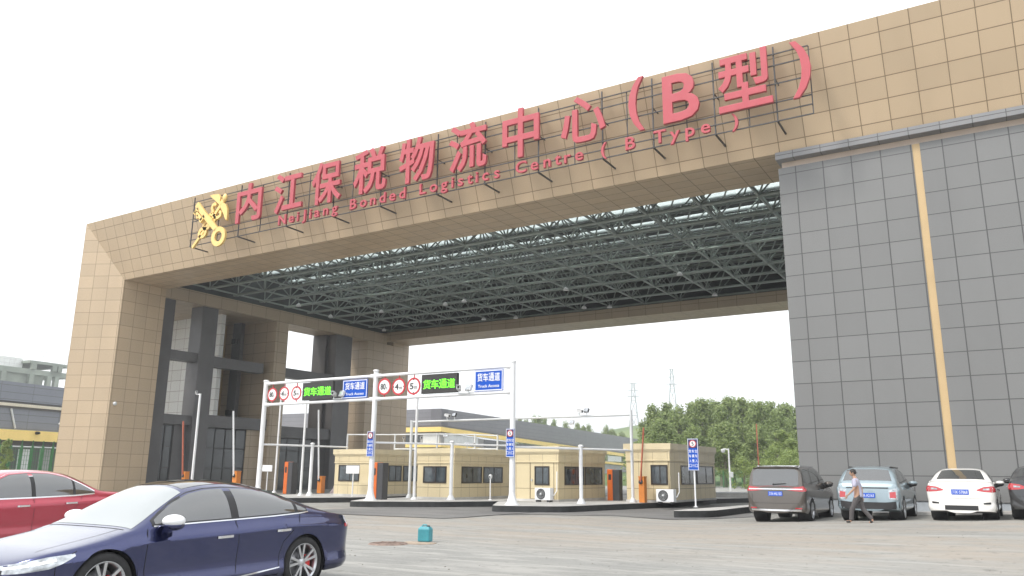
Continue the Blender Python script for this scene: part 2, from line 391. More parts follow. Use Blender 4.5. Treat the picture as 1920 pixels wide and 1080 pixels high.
# ------------------------------------------------------------------ the portal
XO, YO, ZO = -54.44, 30.40, 18.58      # outer (front) corner of the splayed frame
XI, YI, ZI = -51.50, 31.92, 14.45      # inner corner
YB = 35.27                             # back of front beam
XR = 9.0                               # right end, outside the picture
def build_portal():
    t = thing("portal_gate", "huge tan panel-clad portal gate over the toll lanes, open steel truss roof under its beam", "gate", (-29, 33, 0), world=True)
    mb = MB()
    a, b, c, d = (XO, YO, ZO), (XI, YI, ZI), (XR, YI, ZI), (XR, YO, ZO)
    e, f = (XO, YB, ZO), (XR, YB, ZO)
    g, h = (XI, YB, ZI), (XR, YB, ZI)
    mb.quad(b, c, d, a); mb.quad(a, d, f, e); mb.quad(b, g, h, c); mb.quad(g, e, f, h); mb.quad(c, h, f, d)
    mb.add([a, b, g, e], [(0, 1, 2, 3)])
    mb.build("front_beam", M['tan'], t)
    # left pier: splayed front, inner side, outer side
    mb = MB(); z0 = -0.05
    mb.quad((XO, YO, z0), (XI, YI, z0), (XI, YI, ZI), (XO, YO, ZO))
    mb.quad((XI, YI, z0), (XI, YB, z0), (XI, YB, ZI), (XI, YI, ZI))
    mb.quad((XO, YO, z0), (XO, YO, ZO), (XO, YB, ZO), (XO, YB, z0))
    mb.quad((XO, YB, z0), (XO, YB, ZO), (XI, YB, ZI), (XI, YB, z0))
    mb.build("left_pier", M['tan_pier'], t)
    # side beam carrying the roof on the left
    mb = MB(); mb.box(-54.3, -51.6, YB + 0.01, 60.2, 13.85, 14.85); mb.build("side_beam", M['tan_in'], t)
    mb = MB(); mb.box(-54.3, -53.4, YB + 0.01, 63.7, 14.86, 18.2); mb.build("side_parapet", M['deck'], t)  # dark deck colour stands in for the shade inside the truss recess
    mb = MB(); mb.box(-54.3, 6, 60.22, 63.79, 14.2, 15.05); mb.build("rear_beam", M['tan_in'], t)
    mb = MB(); mb.box(-53.39, 6, 63.2, 63.7, 15.06, 18.2); mb.build("rear_parapet", M['deck'], t)
    mb = MB(); mb.box(-54.2, -51.62, 57.45, 61.2, -0.05, 13.84); mb.box(-54.2, -51.62, 61.21, 63.7, -0.05, 14.19); mb.build("rear_pier", M['tan_in'], t)
    # right-hand supports hidden behind the grey hall
    # side elevation on the left: mid pier, dark pillars, tie beams, glazing, walls of the wing behind
    mb = MB(); mb.box(-60, -51.62, 46.0, 47.35, -0.05, 13.84); mb.build("mid_pier", M['tan_in'], t)
    def pil(x0, x1, y0, y1, z1=13.84, m='dark'):
        q = MB(); q.box(x0, x1, y0, y1, -0.05, z1); q.build("pillar", M[m], t)
    pil(-53.0, -51.7, 35.30, 36.3, 13.84, 'dark2')
    pil(-53.1, -51.72, 38.75, 40.15)
    pil(-54.4, -52.75, 53.0, 54.7, 13.84, 'dark2')
    pil(-52.74, -51.75, 53.3, 55.4)
    def tie(y0, y1, z0, z1, x0=-52.75, x1=-51.9):
        q = MB(); q.box(x0, x1, y0, y1, z0, z1); q.build("tie_beam", M['dark'], t)
    tie(36.31, 38.74, 9.5, 10.2); tie(40.16, 45.2, 9.35, 10.15)
    tie(36.31, 38.74, 4.8, 5.5); tie(40.16, 45.99, 4.75, 5.65)
    tie(47.36, 53.29, 9.3, 10.1); tie(47.36, 53.29, 4.3, 5.2)
    q = MB(); q.box(-62, -54.31, 35.3, 47.3, 13.85, 14.3); q.build("wing_roof", M['tan_in'], t)
    # cross walls of the wing behind, facing the road
    q = MB(); q.box(-61.5, -53.11, 41.6, 42.0, -0.05, 13.84); q.build("cross_wall", M['greywall'], t)
    q = MB(); q.box(-62, -55.6, 45.3, 45.98, -0.05, 13.84)
    q.build("cross_wall", M['tan_in'], t)
    for xx, r_ in ((-57.1, 0.13), (-55.2, 0.5)):
        q = MB(); q.box(xx - r_, xx + r_, 44.9, 45.29, 0, 13.8); q.build("downpipe" if r_ < 0.3 else "pilaster", M['gold'] if r_ < 0.3 else M['dark2'], t)
    q = MB(); q.box(-61.5, -61.2, 35.3, 51, -0.05, 13.84); q.build("outer_wall", M['greywall'], t)
    for z in (12.0, 6.0):
        q = MB(); q.rbox(-55.45, -54.95, 44.6, 44.89, z, z + 0.45, 0.03); q.build("wall_lamp", M['black'], t)
    # glazing at ground level
    def glazing(y0, y1, z1, x, cols):
        fr = MB(); w = 0.09
        for i in range(cols + 1):
            y = y0 + (y1 - y0) * i / cols
            fr.box(x - 0.05, x + 0.05, y - w / 2, y + w / 2, 0, z1)
        for z in (0.1, 1.7, 3.2, z1 - 0.06): fr.box(x - 0.045, x + 0.045, y0, y1, z - w / 2, z + w / 2)
        o = fr.build("glazing_frame", M['black'], t)
        g_ = MB(); g_.box(x - 0.02, x + 0.02, y0, y1, 0, z1)
        p = g_.build("glass", M['glassdk'], None, origin=t['_o']); p.location = (0, 0, 0); p.parent = o
    glazing(36.31, 37.6, 4.78, -52.4, 2)
    glazing(40.4, 44.3, 4.73, -52.4, 4)
    glazing(47.4, 51.6, 4.28, -52.4, 3)
    q = MB(); q.box(-52.5, -52.3, 37.65, 38.74, -0.05, 4.79); q.build("infill_panel", M['dark'], t)
    q = MB(); q.box(-52.6, -52.3, 44.35, 45.98, -0.05, 4.74); q.build("infill_panel", M['tan_in'], t)
    q = MB(); q.box(-52.5, -52.3, 51.65, 53.28, -0.05, 4.29); q.build("infill_panel", M['dark2'], t)
    # roof deck with translucent strips
    strips = [(44.2, 46.0), (47.9, 49.0), (51.0, 51.8), (53.7, 54.2)]
    q = MB(); y = YB + 0.01; ze, zt = 17.9, 18.15
    for s0, s1 in strips + [(63.19, 0)]:
        q.box(-53.39, 6, y, s0, ze, zt); y = s1
    q.build("roof_deck", M['deck'], t)
    m, n, bb = _new("translucent_skylight")
    bb.inputs["Base Color"].default_value = (0.8, 0.88, 0.85, 1); bb.inputs["Roughness"].default_value = 0.35
    bb.inputs["Transmission Weight"].default_value = 0.9; bb.inputs["IOR"].default_value = 1.1
    for s0, s1 in strips:
        q = MB(); q.box(-53.39, 6, s0, s1, 18.02, 18.03); q.build("skylight", m, t)
    # space frame: lower grid, upper grid, webs
    zb, zt = 15.25, 17.6
    Xs = [-51.4 + 3.0 * i for i in range(19)]; DY = 2.7; Ys = [36.2 + DY * i for i in range(10)]
    for j, yv in enumerate(Ys):
        q = MB(); q.tube((Xs[0] - 0.5, yv, zb), (Xs[-1], yv, zb), 0.10, 6)
        yu = yv + DY / 2
        for i, xv in enumerate(Xs[:-1]):
            xu = xv + 1.5
            for p in ((xv, yv), (xv + 3, yv)):
                q.tube((p[0], p[1], zb), (xu, yu, zt), 0.048, 5, caps=False)
                if j + 1 < len(Ys): q.tube((p[0], Ys[j + 1], zb), (xu, yu, zt), 0.048, 5, caps=False)
            q.ball((xv, yv, zb), 0.14, nu=6, nv=4)
        q.build("roof_truss", M['truss'], t)
        q = MB(); q.tube((Xs[0], yu, zt), (Xs[-1], yu, zt), 0.08, 6); q.build("top_chord", M['truss'], t)
    for i, xv in enumerate(Xs):
        q = MB(); q.tube((xv, YB + 0.1, zb), (xv, 61, zb), 0.075, 6); q.build("cross_chord", M['truss'], t)
        q = MB(); q.tube((xv + 1.5, YB + 0.1, zt), (xv + 1.5, 61, zt), 0.075, 6); q.build("cross_chord", M['truss'], t)
    # purlins under the deck
    for yv in (36, 38, 40, 42, 43.9, 46.6, 49.6, 52.5, 55.3, 57, 58.8, 60.5, 62.3):
        q = MB(); q.box(-53.3, 5, yv - 0.05, yv + 0.05, 17.70, 17.89); q.build("purlin", M['truss'], t)
    return t
portal = build_portal()
def build_lamps():
    proto = None
    spots = [(720, 618), (835, 569), (907, 597), (967, 594), (870, 563), (1061, 541), (1095, 575), (1143, 574), (1274, 512), (1340, 551), (620, 592), (560, 571), (715, 583)]
    names = ["white bell pendant lamp hanging under the truss roof near the left rear corner"]
    for x, y in spots:
        p = gp(x, y, 14.95)
        lab = None
        if proto is None:
            proto = thing("pendant_lamp", "white bell pendant lamp hanging under the open truss roof", "lamp", p, group="pendant lamps under the truss roof")
            q = MB(); q.lathe([(0.02, 0.12), (0.07, 0.1), (0.17, 0.0), (0.22, -0.14), (0.19, -0.14), (0.0, -0.06)], n=12); q.build("shade", M['white'], proto)
            q = MB(); q.tube((0, 0, 0.1), (0, 0, 0.4), 0.02, 5); q.build("rod", M['truss'], proto)
        else: dup(proto, p)
build_lamps()

# ------------------------------------------------------------------ grey hall on the right
def build_hall():
    t = thing("grey_hall", "tall hall clad in grey panels with an ochre vertical strip, right support of the portal", "building", (2, 36, 0), world=True)
    XL = -6.90; Y0 = 32.12
    q = MB(); q.box(XL, -1.93, Y0, 46, 0.66, 13.86); q.box(-1.66, 12, Y0, 46, 0.66, 13.86); q.build("panel_wall", M['grey'], t)
    q = MB(); q.box(XL + 0.12, 12, Y0 + 0.14, 45.9, 13.861, 14.14); q.build("groove", M['peach'], t)
    q = MB(); q.box(XL - 0.02, 12, YI - 0.12, 46, 14.141, 14.449); q.build("cornice", M['grey_cornice'], t)
    q = MB(); q.box(-1.929, -1.661, Y0 + 0.03, Y0 + 0.4, 0.66, 13.86); q.build("strip", M['gold'], t)
    q = MB(); q.box(XL + 0.01, 12, Y0 + 0.02, 46, -0.1, 0.655); q.build("plinth", M['plinth'], t)
    q = MB(); xa, xb = XL - 0.2, 12
    za, zb = ground_z(xa, Y0) + 0.10, ground_z(xb, Y0) + 0.10
    q.add([(xa, Y0 - .4, za), (xb, Y0 - .4, zb), (xb, Y0 + .01, zb), (xa, Y0 + .01, za), (xa, Y0 - .4, za - .4), (xb, Y0 - .4, zb - .4), (xb, Y0 + .01, zb - .4), (xa, Y0 + .01, za - .4)],
          [(0, 1, 2, 3), (0, 4, 5, 1), (0, 3, 7, 4), (1, 5, 6, 2)])
    q.build("apron_kerb", M['concrete'], t)
build_hall()
# ------------------------------------------------------------------ the big sign on the beam
M['red'] = mat("red_letter_face", (0.43, 0.066, 0.085), 0.38, 0, 0.05, 1.0)
M['gilt'] = mat("gilt_emblem", (0.80, 0.56, 0.20), 0.38, 0.25, 0.06, 2.0)
SY = 30.26                              # back of the letters
def build_sign():
    t = thing("gate_sign", "red Chinese and English lettering on a dark steel lattice along the tan beam", "sign", (-22, SY, 15), world=True)
    fr = MB(); b = 0.045
    zr = [15.15, 15.55, 15.95, 16.75, 17.55, 18.05]
    xl, xr = -42.4, -5.05
    for z in zr[1:]: fr.bar((xl, SY + 0.04, z), (xr, SY + 0.04, z), b)
    fr.bar((xl, SY + 0.04, zr[0]), (xr, SY + 0.04, zr[0]), b)
    k = 0
    for x in (-42.4, -39.9, -38.0, -36.1, -33.9, -32.2, -30.3, -28.9, -26.9, -25.2, -23.2, -22.0, -20.3, -18.6, -17.3, -15.4, -14.0, -12.8, -11.6, -10.1, -8.9, -7.5, -6.4, -5.05):
        top = 18.4 if k % 2 == 0 else 18.05
        fr.bar((x, SY + 0.09, 15.15), (x, SY + 0.09, top), 0.055 if k % 2 == 0 else 0.04)
        for z in ((15.15,) if k % 2 == 0 else ()):
            yb = YI - (z - ZI) / (ZO - ZI) * (YI - YO)
            fr.bar((x, SY + 0.1, z), (x, yb, z - 0.02), 0.065)
        if k % 2 == 0:
            fr.bar((x, SY + 0.1, 17.0), (x, YI - (17.0 - ZI) / (ZO - ZI) * (YI - YO), 17.0), 0.04)
        k += 1
    fr.build("frame", M['steel_dk'], t)
    s = 1.0467
    zf = lambda z: (z - 1.5) * s + 1.5
    chars = [("内", -36.30, -34.26, 15.22, 17.5), ("江", -33.22, -31.06, 15.25, 17.56), ("保", -30.36, -28.23, 15.25, 17.6), ("税", -27.36, -25.18, 15.28, 17.7),
             ("物", -24.35, -22.2, 15.3, 17.64), ("流", -21.30, -19.15, 15.3, 17.69), ("中", -18.28, -16.36, 15.35, 17.74), ("心", -15.25, -13.12, 15.4, 17.55),
             ("(", -12.05, -11.36, 15.32, 17.73), ("B", -10.54, -9.02, 15.36, 17.42), ("型", -8.24, -6.18, 15.25, 17.63), (")", -5.45, -4.74, 15.19, 17.5)]
    for c, a, b_, z0, z1 in chars:
        q = MB(); put_text(q, c, a * s, b_ * s, zf(z0), zf(z1), SY - 0.06, 0.15, 0.0, bold=0.018)
        q.build("letter", M['red'], t)
    # English line: one line of type spread over the measured width, then split into single letters
    word = "NeiJiang Bonded Logistics Centre ( B Type )"
    x0, x1 = -32.98 * s, -7.45 * s
    adv = {'i': .52, 'l': .52, 't': .7, 'r': .78, 'J': .95, '(': .75, ')': .75, ' ': .95, 'L': 1.05, 'N': 1.25, 'B': 1.15, 'C': 1.2, 's': .95}
    tot = sum(adv.get(c, 1.0) for c in word); u = (x1 - x0) / tot
    H = 0.57; zb = 15.17
    x = x0
    for c in word:
        w = adv.get(c, 1.0) * u
        if c != ' ':
            v, f = text_mesh(c, H / 0.70, 0.05, 0, bevel=0.016)
            xm = (min(p.x for p in v) + max(p.x for p in v)) / 2
            q = MB(); q.add([(x + w / 2 + (p.x - xm) * 1.12, SY - 0.03 - p.z, zb + 0.09 + p.y) for p in v], f)
            q.build("letter", M['red'], t)
        x += w
build_sign()
def build_emblem():
    """crossed gold key and winged, snake-twined staff, free-standing on the lattice"""
    t = thing("key_emblem", "gold emblem of a key crossed with a winged snake staff left of the red letters", "emblem", (-40.7, SY, 15), world=True)
    s = 1.0467
    yf = SY - 0.30
    def P(px, py): return yp(px, py, yf)
    def stroke(mb, pts, w, d=0.14, closed=False):
        """flat ribbon following points given in photo pixels of the emblem, width w metres"""
        W = [P(*p) for p in pts]; n = len(W); v = []
        for i in range(n):
            a = W[(i - 1) % n] if (closed or i > 0) else W[i]; b = W[(i + 1) % n] if (closed or i < n - 1) else W[i]
            dx, dz = b.x - a.x, b.z - a.z; L = math.hypot(dx, dz) or 1
            ww = w[i] if isinstance(w, (list, tuple)) else w
            nx, nz_ = -dz / L * ww / 2, dx / L * ww / 2
            for yy in (yf, yf + d):
                v += [(W[i].x + nx, yy, W[i].z + nz_), (W[i].x - nx, yy, W[i].z - nz_)]
        fs = []
        for i in range(n if closed else n - 1):
            a = i * 4; b = ((i + 1) % n) * 4
            fs += [(a, a + 1, b + 1, b), (a + 2, b + 2, b + 3, a + 3), (a, b, b + 2, a + 2), (a + 1, a + 3, b + 3, b + 1)]
        if not closed: fs += [(0, 2, 3, 1), ((n - 1) * 4, (n - 1) * 4 + 1, (n - 1) * 4 + 3, (n - 1) * 4 + 2)]
        mb.add(v, fs)
    def Z(zx, zy): return (340 + zx / 7.715, 340 + zy / 7.715)     # from the 7.7x enlargement
    def ell(cx, cy, rx, ry, n=20, rot=0):
        return [Z(cx + rx * math.cos(2 * PI * i / n) * math.cos(rot) - ry * math.sin(2 * PI * i / n) * math.sin(rot),
                  cy + rx * math.cos(2 * PI * i / n) * math.sin(rot) + ry * math.sin(2 * PI * i / n) * math.cos(rot)) for i in range(n)]
    key = MB()
    stroke(key, [Z(222, 330), Z(350, 510), Z(495, 690)], 0.36)
    stroke(key, ell(530, 795, 72, 112, 22, 0.32), 0.30, closed=True)
    stroke(key, [Z(190, 430), Z(245, 490), Z(290, 555)], 0.2)
    for a, b in (((200, 445), (180, 475)), ((240, 500), (215, 520)), ((288, 545), (262, 585)), ((245, 400), (205, 430)), ((330, 500), (290, 545))):
        stroke(key, [Z(*a), Z(*b)], 0.24, 0.16)
    key.build("key", M['gilt'], t)
    st = MB()
    yf = SY - 0.12
    stroke(st, [Z(150, 960), Z(300, 745), Z(450, 520), Z(560, 350), Z(600, 270)], [0.16, 0.17, 0.18, 0.2, 0.3])
    # two intertwined snakes: three loops round the staff, heads curling out below the wings
    for cx, cy, rx, ry in ((300, 745), (355, 620), (430, 525)) and ((300, 742, 42, 66), (362, 628, 40, 60), (432, 535, 48, 60)):
        stroke(st, ell(cx, cy, rx, ry, 18, 0.5), 0.2, 0.16, closed=True)
    stroke(st, [Z(425, 455), Z(455, 440), Z(440, 390), Z(455, 340), Z(485, 320), Z(495, 350)], 0.2, 0.16)
    stroke(st, [Z(470, 520), Z(520, 525), Z(560, 490), Z(565, 450), Z(545, 435)], 0.2, 0.16)
    st.build("snake_staff", M['gilt'], t)
    for poly in ([(420, 205), (480, 190), (545, 185), (568, 225), (560, 290), (600, 300), (560, 350), (525, 310), (480, 265), (440, 235)],
                 [(600, 300), (650, 335), (668, 400), (665, 480), (655, 565), (635, 545), (610, 470), (585, 410), (560, 360)]):
        w = MB(); W = [yp(*Z(*p), yf) for p in poly]
        w.prism_y([(p.x, p.z) for p in W][::-1], yf - 0.02, yf + 0.12); w.build("wing", M['gilt'], t)
    h = MB(); c = yp(*Z(628, 235), yf); h.ball((c.x, yf + 0.02, c.z), 0.19, 0.12, 0.26); h.build("finial", M['gilt'], t)
build_emblem()

# ------------------------------------------------------------------ toll islands
IZ = 0.25
M['kerb'] = mat("black_kerb", (0.03, 0.031, 0.032), 0.75, 0, 0.3, 2.0)
M['isl'] = mat("pale_island_paving", (0.46, 0.455, 0.44), 0.85, 0, 0.2, 1.0)
def rounded(pts, rads, n=6):
    out = []
    k = len(pts)
    for i in range(k):
        p = Vector(pts[i] + (0,)); a = Vector(pts[i - 1] + (0,)); b = Vector(pts[(i + 1) % k] + (0,)); r = rads[i]
        if r <= 0: out.append((p.x, p.y)); continue
        u = (a - p).normalized(); w = (b - p).normalized()
        for j in range(n + 1):
            t = j / n; s0 = p + u * r; s1 = p + w * r
            q = s0 * (1 - t) ** 2 + p * 2 * t * (1 - t) + s1 * t * t
            out.append((q.x, q.y))
    return out
def island(pts, rads, label):
    t = thing("traffic_island", label, "traffic island", (pts[0][0], pts[0][1], 0), group="toll islands", world=True)
    out = rounded(pts, rads)
    q = MB(); q.prism(out, -0.06, IZ - 0.012); q.build("kerb", M['kerb'], t)
    cx = sum(p[0] for p in out) / len(out); cy = sum(p[1] for p in out) / len(out)
    q = MB(); q.prism([(cx + (p[0] - cx) * 0.985, cy + (p[1] - cy) * 0.996) for p in out], IZ - 0.011, IZ); q.build("paving", M['isl'], t)
def g2(x, y, z=0): p = gp(x, y, z); return (p.x, p.y)
dn0, dn1 = g2(1256, 971), g2(1336, 971)
island([dn0, dn1, g2(1415, 960.5), (-7.6, 44), (-9.4, 44)], [0.5, 0.6, 0, 0, 0], "black kerbed toll island nearest the parked grey van, blue lane sign on its nose")
cn0, cn1 = g2(921, 960), g2(1057, 961.5)
island([cn0, cn1, g2(1255, 951.5), g2(1343, 944), (-13.0, 47), (-20.6, 47), (-20.4, 32)], [0.6, 0.7, 0.5, 0, 0, 0, 0], "black kerbed toll island under the right gantry post")
bn0, bn1 = g2(652, 950.5), g2(821, 951.5)
island([bn0, bn1, g2(940, 950), (-20.9, 34), (-21.0, 47), (-27.2, 47), (-26.8, 30)], [0.5, 0.7, 0.5, 0, 0, 0, 0], "black kerbed toll island under the middle gantry post")
island([(-34.2, 26.6), (-31.2, 26.9), (-28.6, 31.5), (-28.4, 48), (-34.8, 48)], [0.6, 0.6, 0.4, 0, 0], "black kerbed toll island behind the blue car roof, under the left gantry post")

# ------------------------------------------------------------------ toll booths
M['booth'] = panel("cream_panel", (0.63, 0.535, 0.34), (0.24, 0.18, 0.1), 0.72, 3.0, ou=0.1, ov=1.2, jw=0.016, rough=0.45, var=0.03, tilt=0.006, dirt=0.08)
M['booth_plain'] = mat("cream_trim", (0.65, 0.56, 0.37), 0.45, 0, 0.06, 2.0)
M['pane'] = glassy("booth_glass", (0.055, 0.07, 0.08), 0.06, 0.9, 0.5, 2.5)
M['joint'] = mat("brown_joint", (0.16, 0.12, 0.07), 0.7, 0, 0)
M['bronze'] = mat("bronze_frame", (0.035, 0.03, 0.028), 0.4, 0.3, 0)
def booth(cx, cy, lx, rx, topy, wins_f, wins_s, zs, door, label, H=None):
    c = gp(cx, cy, IZ); W = c.x - yp(lx, cy, c.y).x; D = xp(rx, cy, c.x).y - c.y
    H = (hz(c, topy) - IZ) if H is None else H
    t = thing("toll_booth", label, "toll booth", (c.x, c.y, IZ), group="cream toll booths on the islands")
    k = H / 2.75
    q = MB(); q.box(-W, 0, 0, D, 0, 1.93 * k); q.build("body", M['booth'], t)
    q = MB(); q.box(-W - 0.02, 0.02, -0.02, D + 0.02, 1.99 * k, 2.34 * k); q.build("frieze", M['booth'], t)
    q = MB()
    for z0, z1, o in ((1.931, 1.965, 0.05), (1.966, 1.989, 0.02), (2.341, 2.40, 0.035), (2.401, 2.46, 0.07), (2.461, 2.75, 0.10)):
        q.box(-W - o, o, -o, D + o, z0 * k, z1 * k)
    q.build("cornice", M['booth_plain'], t)
    q = MB(); q.box(-W - 0.03, 0.03, -0.03, D + 0.03, 0, 0.10); q.build("base_course", M['concrete'], t)
    z0, z1 = zs[0] * k, zs[1] * k
    def window(a, b, side):
        fr = MB(); fw = 0.06
        def bx(mb, u0, u1, w0, w1, d0, d1):
            if side == 'f': mb.box(u0, u1, d0, d1, w0, w1)
            else: mb.box(-d1, -d0, u0, u1, w0, w1)
        for (u0, u1, w0, w1) in ((a, b, z0, z0 + fw), (a, b, z1 - fw, z1), (a, a + fw, z0 + fw, z1 - fw), (b - fw, b, z0 + fw, z1 - fw)):
            bx(fr, u0, u1, w0, w1, -0.035, 0.02)
        o = fr.build("window", M['bronze'], t)
        p = MB(); bx(p, a + fw, b - fw, z0 + fw, z1 - fw, -0.012, 0.02); p.build("pane", M['pane'], o)
        m_ = MB(); mid = (a + b) / 2 + 0.05 * (b - a); bx(m_, mid - 0.02, mid + 0.02, z0 + fw, z1 - fw, -0.03, 0.0); m_.build("mullion", M['bronze'], o)
    for a, b in wins_f: window(-W + a * W, -W + b * W, 'f')
    for a, b in wins_s: window(a * D, b * D, 's')
    if door:
        d = MB(); a, b = -W + door[0] * W, -W + door[1] * W
        for u in (a, b): d.box(u - 0.012, u + 0.012, -0.012, 0.01, 0.11, 1.92 * k)
        d.box(a, b, -0.012, 0.01, 0.11, 0.125)
        hd = MB(); hd.rbox(a + 0.06, a + 0.10, -0.06, 0.0, 0.9, 1.02, 0.008)
        dd = d.build("door", M['joint'], t); hd.build("handle", M['whitegrey'], dd)
    g = MB(); zc = 0.62 * k
    g.box(-W - 0.003, 0.003, -0.003, D + 0.003, zc, zc + 0.018); g.build("panel_joint", M['joint'], t)
    return t, c, W, D, H
b4, c4, W4, D4, H4 = booth(1258, 943, 1176, 1343, 831, [(0.57, 0.95)], [(0.22, 0.55), (0.56, 0.95)], (0.82, 1.74), (0.36, 0.98), "cream toll booth nearest the grey hall, one front window, outdoor unit beside it")
b3, c3, W3, D3, H3 = booth(1047, 941, 966, 1135, 836, [(0.46, 0.8)], [(0.12, 0.52), (0.54, 0.93)], (0.8, 1.74), (0.36, 0.9), "cream toll booth just right of the right gantry post, outdoor unit under its front window")
b2, c2, W2, D2, H2 = booth(850, 937, 781, 957, 840, [(0.17, 0.8)], [(0.12, 0.46), (0.49, 0.84)], (0.86, 1.77), None, "cream toll booth between the middle and right gantry posts, wide front window")
b1, c1, W1, D1, H1 = booth(692, 931, 625, 800, 842, [(0.12, 0.7)], [(0.30, 0.52), (0.55, 0.95)], (0.86, 1.82), None, "cream toll booth behind the middle gantry post, furthest left of the booths")
# outdoor units
def ac_unit(px0, py0, label):
    p = gp(px0, py0, IZ)
    t = thing("air_conditioner", label, "air conditioner", (p.x, p.y - 0.1, IZ), R(-4), group="outdoor air conditioner units by the booths")
    q = MB(); q.rbox(-0.42, 0.42, -0.14, 0.16, 0.08, 0.62, 0.02); q.build("casing", M['white'], t)
    q = MB(); q.lathe([(0.0, -0.155), (0.05, -0.16), (0.06, -0.145), (0.2, -0.145), (0.215, -0.16), (0.23, -0.16), (0.235, -0.14)], (-0.08, 0, 0.35), 20, 'Y'); q.build("fan_grille", M['black'], t)
    q = MB()
    for i in range(3): q.lathe([(0.075 + 0.05 * i, -0.158), (0.08 + 0.05 * i, -0.164), (0.085 + 0.05 * i, -0.158)], (-0.08, 0, 0.35), 18, 'Y')
    q.lathe([(0.0, -0.17), (0.05, -0.166), (0.055, -0.15)], (-0.08, 0, 0.35), 12, 'Y')
    q.build("fan_guard", M['whitegrey'], t)
    q = MB()
    for x in (-0.3, 0.3): q.box(x - 0.04, x + 0.04, -0.16, 0.18, 0, 0.079)
    q.build("foot", M['black'], t)
    q = MB(); q.path([(0.43, 0.02, 0.3), (0.5, 0.05, 0.3), (0.5, 0.3, 0.5), (0.5, 0.32, 1.35)], 0.025, 6); q.build("pipe", M['white'], t)
ac_unit(1022, 941, "white outdoor unit beside the booth right of the right gantry post")
ac_unit(1251, 944.5, "white outdoor unit beside the booth nearest the grey hall")

# ------------------------------------------------------------------ front gantry over the lanes
GY = 28.49
GX = [-32.42, -25.0, -17.46]
M['redsign'] = mat("red_sign_ring", (0.50, 0.03, 0.04), 0.4, 0, 0.03)
M['whitesign'] = mat("white_sign_face", (0.80, 0.80, 0.80), 0.4, 0, 0.03)
M['bluesign'] = mat("blue_sign_face", (0.004, 0.078, 0.46), 0.5, 0, 0.04, spec=0.2)
M['blacksign'] = mat("black_sign_print", (0.02, 0.02, 0.02), 0.5, 0, 0)
M['ledface'] = mat("led_board_face", (0.028, 0.027, 0.026), 0.55, 0, 0.1)
M['led'] = mat("green_led", (0.05, 0.5, 0.02), 0.5, 0, 0, emit=((0.16, 1.0, 0.02), 1.1))
M['navy'] = mat("navy_sign_panel", (0.03, 0.03, 0.11), 0.4, 0, 0.03)
def build_gantry():
    t = thing("lane_gantry", "white steel gantry of three tall posts and twin beams across the entry lanes", "gantry", (-25, GY, 0), world=True)
    tops = [6.05, 6.15, 6.10]
    for x, zt in zip(GX, tops):
        q = MB(); q.tube((x, GY, IZ - 0.01), (x, GY, zt), 0.125, 14, 0.11)
        q.lathe([(0.30, 0), (0.30, 0.03), (0.22, 0.1), (0.15, 0.32), (0.125, 0.5)], (x, GY, IZ), 14); q.lathe([(0.14, -0.04), (0.15, 0.0), (0.1, 0.04), (0, 0.05)], (x, GY, zt), 12)
        q.build("post", M['white'], t)
    q = MB()
    for a, b in ((0, 1), (1, 2)):
        for z in (5.9, 4.82):
            q.tube((GX[a], GY, z), (GX[b], GY, z), 0.072, 8)
            for xx, s in ((GX[a], 1), (GX[b], -1)):
                q.tube((xx + s * 0.1, GY, z), (xx + s * 0.3, GY, z), 0.1, 8)
    q.build("beam", M['white'], t)
    # short second posts joined to the tall ones by a rail at 2.9 m
    for (x, px_, py_, zr) in ((GX[0], 580, 930, 2.93), (GX[1], 845, 937.5, 2.93), (GX[2], 1090, 945, 2.66)):
        p = gp(px_, py_, IZ)
        q = MB(); q.tube((p.x, p.y, IZ), (p.x, p.y, zr), 0.085, 10); q.lathe([(0.2, 0), (0.2, 0.03), (0.1, 0.22)], (p.x, p.y, IZ), 12)
        q.lathe([(0.1, 0.0), (0.13, 0.03), (0.08, 0.09), (0, 0.1)], (p.x, p.y, zr - 0.02), 10); q.build("short_post", M['white'], t)
        q = MB(); q.tube((x, GY, zr - 0.1), (p.x, p.y, zr - 0.1), 0.05, 7)
        d = (p - Vector((x, GY, p.z))); d.z = 0; e = p + d * 0.75
        q.tube((p.x, p.y, zr - 0.1), (e.x, e.y, zr - 0.1), 0.045, 7); q.build("rail", M['white'], t)
build_gantry()
